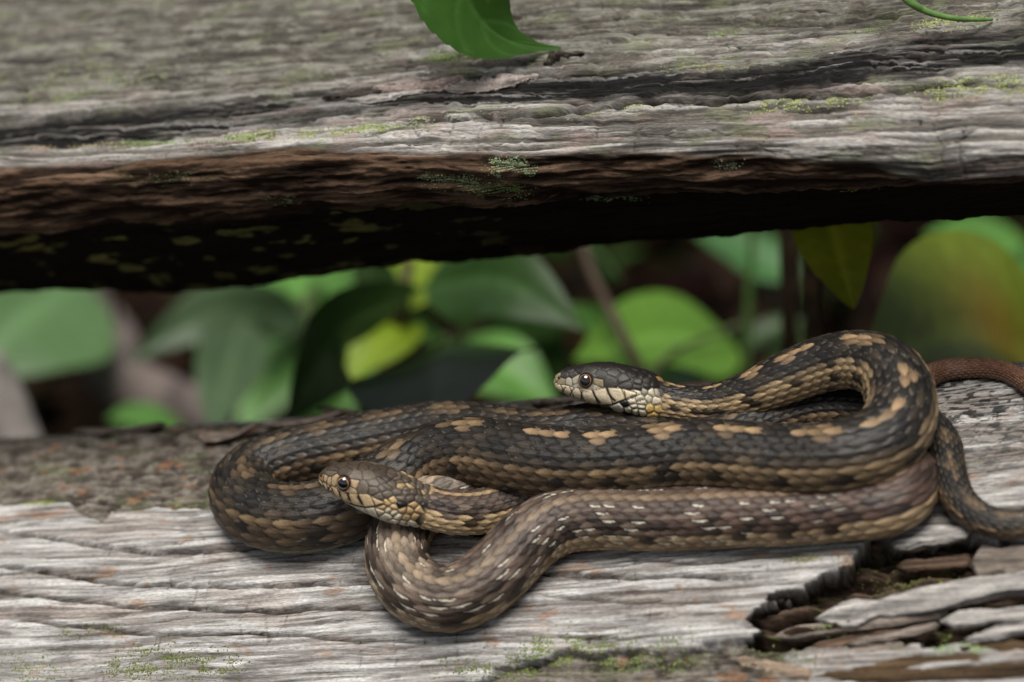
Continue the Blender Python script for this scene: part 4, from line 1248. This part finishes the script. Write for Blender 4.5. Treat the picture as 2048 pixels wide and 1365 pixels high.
# ------------------------------------------------------------------ ground
GZ = float((O1 - Z1 * R1)[2]) - 13.0
def build_ground():
    k = np.linspace(-1, 1, 141)
    ax = np.sign(k) * (np.abs(k) ** 3.2) * 6000.0
    X, Y = np.meshgrid(ax, ax + 40, indexing='ij')
    rr_ = np.hypot(X, Y)
    Z = GZ + fbm(X * .03, Y * .03, 4, 700) * 2.2 * np.exp(-rr_ / 400) + fbm(X * .0015, Y * .0015, 3, 710) * 25 * sstep(100, 900, rr_)
    V = np.stack([X, Y, Z], -1).reshape(-1, 3)
    o = obj("ground", make_mesh("ground", V, grid_faces(141, 141)[:, ::-1]), M_GROUND)
    tag(o, kind="structure")
    return o
build_ground()

# ------------------------------------------------------------------ leaves and plants
def leaf_mesh(mid, normal, halfw, colr, fold=.25, wave=.06, nu=31, nv=15, vein=.02, serr=0.0, spot=None, asym=0.0, seed=0):
    """mid: points of the midrib (world cm) from base to tip; halfw(u) half width in cm."""
    mid = np.asarray(mid, float)
    d = catmull(np.hstack([mid, np.zeros((len(mid), 2))]), 12)[:, :3] if len(mid) > 2 else mid
    sl = np.concatenate([[0], np.cumsum(np.linalg.norm(np.diff(d, axis=0), axis=1))])
    u = np.linspace(0, 1, nu)
    C = np.stack([np.interp(u * sl[-1], sl, d[:, k]) for k in range(3)], -1)
    T = np.gradient(C, axis=0); T /= np.linalg.norm(T, axis=1)[:, None]
    N = unit(normal)[None] - T * (T @ unit(normal))[:, None]; N /= np.linalg.norm(N, axis=1)[:, None]
    Bn = np.cross(N, T)
    v = np.linspace(-1, 1, nv)
    hw = np.array([halfw(x) for x in u])
    V = np.zeros((nu, nv, 3)); Cc = np.zeros((nu, nv, 3))
    colr = np.array(colr)
    L = sl[-1]
    for j, vv in enumerate(v):
        av = abs(vv)
        w_ = hw * (1 + (asym if vv > 0 else -asym))
        sr = 1 + serr * (((u * 26) % 1.0) - .5) * (av > .95)
        off = vv * w_ * sr
        hgt = av * w_ * fold - (av ** 2) * w_ * fold * .5
        hgt = hgt + wave * L * .3 * np.sin(u * 9 + seed + (2 if vv > 0 else 0)) * av ** 2 * hw / (hw.max() + 1e-6)
        ph = (u * 7.0 - av * 1.3) % 1.0
        vn = np.exp(-((ph - .5) / .09) ** 2) * (av > .04) * (av < .93)
        rib = math.exp(-(vv / .05) ** 2)
        hgt = hgt - vein * hw * .6 * vn - rib * vein * hw * .6
        V[:, j] = C + Bn * off[:, None] + N * hgt[:, None]
        Cc[:, j] = colr * (1 + .12 * np.sin(u * 5 + seed))[:, None]
        Cc[:, j] = mix(Cc[:, j], colr * 1.7 + .02, np.clip(vn * .30 + rib * .65, 0, 1))
    if spot is not None:
        for (su, sv, rad, sc) in spot:
            dd = np.hypot((u[:, None] - su), (v[None] - sv) * .35)
            Cc = mix(Cc, np.array(sc), np.exp(-(dd / rad) ** 2) * .8)
    return V.reshape(-1, 3), grid_faces(nu, nv), Cc.reshape(-1, 3)

def wedge(w):
    return lambda x: w * float(np.interp(x, [0, .08, .2, .4, .6, .8, .93, 1], [.05, .6, 1.0, .95, .72, .42, .20, .02]))

def ovate(w, tipn=1.0, base=.35):
    return lambda x: w * (max(math.sin(math.pi * x ** .78), 0) ** .85) * (1 - .35 * x ** 3) + .02 if x < .97 else w * .04

def tube(path, r0, r1, colr, n=8):
    path = np.asarray(path, float)
    d = catmull(np.hstack([path, np.zeros((len(path), 2))]), 10)[:, :3] if len(path) > 2 else path
    m = len(d)
    T = np.gradient(d, axis=0); T /= np.linalg.norm(T, axis=1)[:, None]
    ref = np.array([.3, -.8, .52]); A_ = np.cross(T, ref); A_ /= np.linalg.norm(A_, axis=1)[:, None]; B_ = np.cross(T, A_)
    r = np.linspace(r0, r1, m)
    ph = np.linspace(0, 2 * np.pi, n, endpoint=False)
    V = d[:, None] + (A_[:, None] * np.cos(ph)[None, :, None] + B_[:, None] * np.sin(ph)[None, :, None]) * (r[:, None] * (1 + .1 * np.sin(ph * 2 + 1)[None]))[..., None]
    C = np.broadcast_to(np.array(colr), V.shape) * (.85 + .3 * np.random.default_rng(m).random((m, 1, 1)))
    F = grid_faces(m, n, True)
    return V.reshape(-1, 3), F, C.reshape(-1, 3)

def plant(name, base, label, category, group=None):
    o = bpy.data.objects.new(name, None); COLL.objects.link(o)
    o.empty_display_size = .05
    o.location = Vector(np.asarray(base) * S)
    tag(o, label, category, group)
    return o

def add_part(root, name, vfc, mat, label=None):
    off = np.array(root.location) / S
    me = make_mesh(name, vfc[0] - off, vfc[1], vfc[2])
    o = obj(name, me, mat, root)
    if label:
        o["label"] = label
    return o

BRIGHT, MIDG, DULL, DARK, OLIVE, YEL = (.10, .245, .045), (.055, .14, .025), (.055, .095, .04), (.028, .062, .014), (.24, .26, .010), (.17, .25, .012)
UPN, CAMN, DOWN = (0, -.25, 1), (0, -.9, .35), (.1, -.95, -.15)

def leafy(name, ground_px, label, leaves, stems, group="broad-leaved plants behind the logs", stemcol=(.05, .032, .02)):
    gx, gt = ground_px
    b = at(gx, 700, gt); b[2] = GZ - .5
    root = plant(name, b, label, "plant", group)
    top = None
    for pts, r0, r1 in stems:
        P_ = [at(*p) for p in pts]
        if P_[0][2] > GZ + 3:
            P_ = [b + np.array([random.uniform(-1, 1), random.uniform(-1, 1), 0])] + P_
        add_part(root, "stem", tube(P_, r0, r1, stemcol), M_STEM)
    for k, (p0, p1, ratio, nrm_, colr, sag) in enumerate(leaves):
        a_, c_ = at(*p0), at(*p1)
        L = np.linalg.norm(c_ - a_)
        m_ = (a_ + c_) / 2 + np.array([0, 0, sag * L])
        lf = add_part(root, "leaf", leaf_mesh([a_, a_ * .25 + m_ * .5 + c_ * .25 + np.array([0, 0, sag * L * .25]), m_ * .5 + c_ * .5, c_], nrm_, (wedge if colr == OLIVE else ovate)(L * ratio * .5), colr, spot=[(.45, -.1, .16, (.30, .17, .01))] if colr == (.14, .20, .008) else None, seed=k, nu=23, nv=11), M_LEAF)
        # leaf stalk back to the nearest stem point
        q = [at(*p) for st in stems for p in st[0]] + [b]
        qn = min(q, key=lambda z_: np.linalg.norm(z_ - a_))
        if np.linalg.norm(qn - a_) > .3:
            mid_ = (qn + a_) / 2 + np.array([0, 0, .4])
            obj("stalk", make_mesh("stalk", *[(t_ - b if i_ == 0 else t_) for i_, t_ in enumerate(tube([qn, mid_, a_], .12, .08, (.06, .11, .03), 6))]), M_STEM, lf).location = (0, 0, 0)
    return root

leafy("broadleaf_plant", (800, 34), "shrubby plant with dark arching leaves between the two logs", [
    ((800, 612, 37.3), (572, 850, 28.7), .55, DOWN, DARK, .22), ((790, 622, 43.0), (690, 480, 43.0), .5, DOWN, DARK, .1), ((850, 575, 38.8), (1165, 660, 31.6), .42, (0, -.7, .6), (.032, .08, .015), .18),
    ((800, 622, 43.0), (852, 500, 48.7), .55, UPN, YEL, .05), ((830, 640, 44.5), (690, 770, 40.1), .5, UPN, YEL, .1), ((812, 630, 44.5), (905, 745, 47.3), .5, UPN, BRIGHT, .1),
    ((895, 690, 31.6), (865, 870, 17.0), .6, DOWN, DARK, .1), ((880, 700, 51.6), (1120, 820, 48.7), .62, UPN, BRIGHT, .12), ((800, 600, 45.9), (930, 470, 51.6), .5, UPN, MIDG, .1)],
    [([(800, 760, 48.7), (805, 620, 43.0), (820, 520, 43.0)], .45, .25), ([(800, 760, 48.7), (890, 680, 43.0)], .3, .15)])
leafy("broadleaf_plant", (520, 56), "pale green plant massed behind the arching dark leaf", [
    ((612, 640, 64.5), (255, 730, 57.3), .30, (0, -.75, .5), DULL, .22), ((610, 560, 80.3), (470, 880, 71.7), .75, UPN, BRIGHT, .1), ((640, 600, 83.1), (380, 525, 83.1), .5, UPN, BRIGHT, .08),
    ((745, 600, 78.8), (590, 540, 74.6), .55, UPN, BRIGHT, .05), ((485, 640, 57.3), (425, 880, 48.7), .36, CAMN, DULL, .05), ((640, 660, 80.3), (640, 900, 74.6), .7, UPN, BRIGHT, .05),
    ((610, 600, 74.6), (430, 660, 68.8), .5, UPN, MIDG, .15), ((600, 700, 86.0), (760, 830, 83.1), .6, UPN, MIDG, .1), ((590, 560, 88.9), (760, 520, 88.9), .5, UPN, BRIGHT, .08)],
    [([(600, 900, 80.3), (605, 640, 71.7), (640, 560, 80.3)], .4, .25)])
leafy("broadleaf_plant", (250, 52), "low plant with a single bright green leaf beside the thick dead branch", [
    ((385, 872, 66.0), (215, 838, 60.3), .6, UPN, BRIGHT, .05), ((390, 872, 66.0), (330, 960, 63.1), .5, UPN, MIDG, .05)],
    [([(390, 1000, 67.4), (388, 875, 66.0)], .2, .12)])
leafy("broadleaf_plant", (235, 60), "plant with one broad pale leaf overhanging the thick grey dead branch", [
    ((160, 560, 74.6), (-90, 770, 66.0), .95, (.1, -.55, .8), (.085, .165, .06), .06), ((170, 600, 94.6), (-80, 560, 94.6), .6, UPN, DULL, .1)],
    [([(235, 800, 83.1), (232, 640, 77.4), (225, 555, 74.6)], .25, .15)])
leafy("broadleaf_plant", (1330, 38), "plant with wide bright leaves behind the raised snake head", [
    ((1470, 690, 51.6), (1150, 720, 43.0), .52, (0, -.45, 1), (.10, .22, .022), .10), ((1300, 750, 54.4), (1140, 610, 50.2), .5, (-.1, -.5, .8), BRIGHT, .06),
    ((1290, 760, 51.6), (1470, 760, 48.7), .6, UPN, MIDG, .1), ((1240, 560, 48.7), (1120, 470, 51.6), .45, DOWN, DARK, .1)],
    [([(1290, 780, 43.0), (1235, 650, 43.0), (1190, 560, 45.9), (1160, 480, 48.7)], .32, .25), ([(1290, 780, 43.0), (1490, 645, 51.6)], .16, .1)])
leafy("broadleaf_plant", (1590, 26), "plant with a yellow olive leaf hanging under the raised log", [
    ((1652, 405, 9.5), (1708, 618, 8.0), .70, (-.15, -.85, .45), OLIVE, .0), ((1590, 560, 63.1), (1390, 470, 66.0), .55, UPN, (.05, .14, .04), .1),
    ((1600, 640, 57.3), (1480, 700, 57.3), .5, UPN, DARK, .1)],
    [([(1580, 820, 34.4), (1578, 640, 31.6), (1572, 430, 28.7)], .42, .38), ([(1645, 720, 25.8), (1640, 600, 14.0), (1650, 440, 10.5), (1652, 405, 9.5)], .14, .08)])
leafy("broadleaf_plant", (2040, 34), "plant with a large olive leaf tinged orange beside the thin brown tail", [
    ((2150, 775, 28.7), (1725, 735, 15.0), .66, (0, -.5, .85), (.14, .20, .008), .16), ((2080, 540, 66.0), (1850, 470, 63.1), .65, UPN, BRIGHT, .1),
    ((2090, 490, 48.7), (1985, 655, 44.5), .36, (0, -.6, .7), MIDG, .08), ((2090, 560, 68.8), (1820, 560, 71.7), .4, UPN, DARK, .15)],
    [([(2150, 900, 37.3), (2145, 735, 28.7), (2100, 500, 48.7)], .35, .2)])

# dead branches lying behind on the left
def branch(pts, r0, r1, colr, label):
    P_ = [at(*p) for p in pts]
    P_ = [np.array([p[0], p[1], max(p[2], GZ + r0 * .6)]) for p in P_]
    v, f, c = tube(P_, r0, r1, colr, 20)
    nl = len(v)
    v = np.vstack([v, v[:20].mean(0), v[-20:].mean(0)]); c = np.vstack([c, c[0], c[-1]])
    kk_ = np.arange(20); k2_ = (kk_ + 1) % 20
    f = np.vstack([np.hstack([f[:, [0, 1, 2]]]), f[:, [0, 2, 3]], np.stack([k2_, kk_, np.full(20, nl)], -1), np.stack([nl - 20 + kk_, nl - 20 + k2_, np.full(20, nl + 1)], -1)])
    c = c * (.7 + .5 * (fbm(v[:, 0] * .5, v[:, 2] * .5 + v[:, 1] * .3, 3, 800) + .5))[:, None]
    base = v.mean(0); base[2] = GZ
    me = make_mesh("dead_branch", v - base, f, c)
    o = obj("dead_branch", me, M_MOSS, None, base)
    tag(o, label, "branch", None)
branch([(90, 500, 84), (150, 610, 80), (215, 690, 78), (240, 760, 74), (330, 800, 72), (450, 850, 70)], 2.3, 1.4, (.12, .098, .090), "thick grey dead branch slanting down behind the logs")
branch([(90, 1160, 42), (60, 1000, 44), (30, 880, 46), (-10, 760, 48), (-80, 660, 50), (-170, 560, 54)], 1.9, .5, (.20, .18, .165), "thinner pale dead branch leaning beside the thick grey one")

# ground cover: scattered dead and green leaves on the soil, too many and too blurred to count
def litter():
    V, F, C = [], [], []
    base_u = np.array([(-.5, 0), (-.2, .28), (.2, .24), (.5, 0), (.2, -.24), (-.2, -.28)])
    n = 0
    for k in range(5200):
        x, y = rng.uniform(-120, 120), rng.uniform(16, 330)
        green = rng.random() < .30
        s_ = rng.uniform(2.5, 6.0); a_ = rng.uniform(0, 6.28)
        z_ = GZ + rng.uniform(.2, 1.5) + (rng.uniform(0, 9) if green else 0)
        tx, ty = rng.normal(0, .5, 2)
        q = base_u * s_
        X = q[:, 0] * math.cos(a_) - q[:, 1] * math.sin(a_); Y = q[:, 0] * math.sin(a_) + q[:, 1] * math.cos(a_)
        Z = X * tx + Y * ty + np.abs(base_u[:, 1]) * s_ * .5
        V.append(np.stack([x + X, y + Y, z_ + Z], -1))
        F.append(np.array([(0, 1, 5, 5), (1, 2, 4, 5), (2, 3, 4, 4)])[[1]] + n * 6)
        F.append(np.array([(0, 1, 5, 5)]) + n * 6)
        n += 1
        c = np.array(rng.choice([0, 1])) if False else (np.array([.016, .036, .009]) * rng.uniform(.3, 1.5) if green else np.array([.016, .010, .007]) * rng.uniform(.3, 1.8))
        C.append(np.repeat(c[None], 6, 0))
    F = np.vstack(F)
    F3 = np.vstack([F[:, [0, 1, 2]], F[:, [0, 2, 3]]])
    F3 = F3[(F3[:, 0] != F3[:, 1]) & (F3[:, 1] != F3[:, 2]) & (F3[:, 0] != F3[:, 2])]
    tip = np.array([(2, 3, 4)])[None] + (np.arange(n) * 6)[:, None, None]
    F3 = np.vstack([F3, tip.reshape(-1, 3)])
    o = obj("leaf_litter", make_mesh("leaf_litter", np.vstack(V), F3, np.vstack(C)), M_LITTER)
    tag(o, "dark leaf litter and low greenery on the forest floor", "litter", kind="stuff")
litter()

# ------------------------------------------------------------------ the sharp leaf over the raised log, and the thin green stalk
root = plant("leafy_sprig", at(880, -420, 3) * np.array([1, 1, 0]) + np.array([0, 26, GZ]), "fresh green leaf with a drawn-out tip drooping onto the raised log", "leaf")
mid = [at(905, -330, -1.0), at(915, -160, -.3), at(930, -20, .6), at(962, 40, 1.3), at(1012, 80, 2.0), at(1070, 94, 2.5), at(1133, 97, 2.9)]
def hwf(x):
    return float(np.interp(x, [0, .06, .2, .4, .55, .66, .74, .82, .9, 1.0], [.08, .9, 2.0, 2.25, 1.95, 1.5, .98, .45, .16, .02]))
add_part(root, "leaf", leaf_mesh(mid, (.15, -.75, .65), hwf, (.046, .130, .014), fold=.30, wave=.0, nu=150, nv=31, vein=.035, serr=.05, asym=.02,
         spot=[(.60, .35, .012, (.2, .22, .08)), (.62, .5, .008, (.2, .22, .08)), (.985, .0, .02, (.30, .14, .03))]), M_LEAF)
gb = np.array(root.location) / S
add_part(root, "stem", tube([gb, gb + np.array([0, 3, 40.0]), at(880, -900, 6), at(895, -480, -.5), at(905, -330, -1.0)], .28, .10, (.07, .12, .035), 10), M_STEM)
def surf2(px, py, up=0.0):
    d = np.hypot(_gx - px, _gy - py) + np.where(_facing, 0, 1e6)
    return at(px, py, float(_gt[np.unravel_index(np.argmin(d), d.shape)]) - up)
rt = plant("green_stalk", at(1700, -500, 8) * np.array([1, 1, 0]) + np.array([0, 24, GZ]), "thin curling green stalk touching the mossy top of the raised log", "plant")
gb = np.array(rt.location) / S
add_part(rt, "stem", tube([gb, gb + np.array([0, 0, 45.0]), at(1700, -400, 5), surf2(1770, -60, 5.0), surf2(1815, 0, 3.6), surf2(1850, 22, 2.6), surf2(1900, 36, 1.7), surf2(1960, 40, .8), surf2(1985, 39, .3)], .22, .05, (.10, .19, .05), 10), M_STEM)
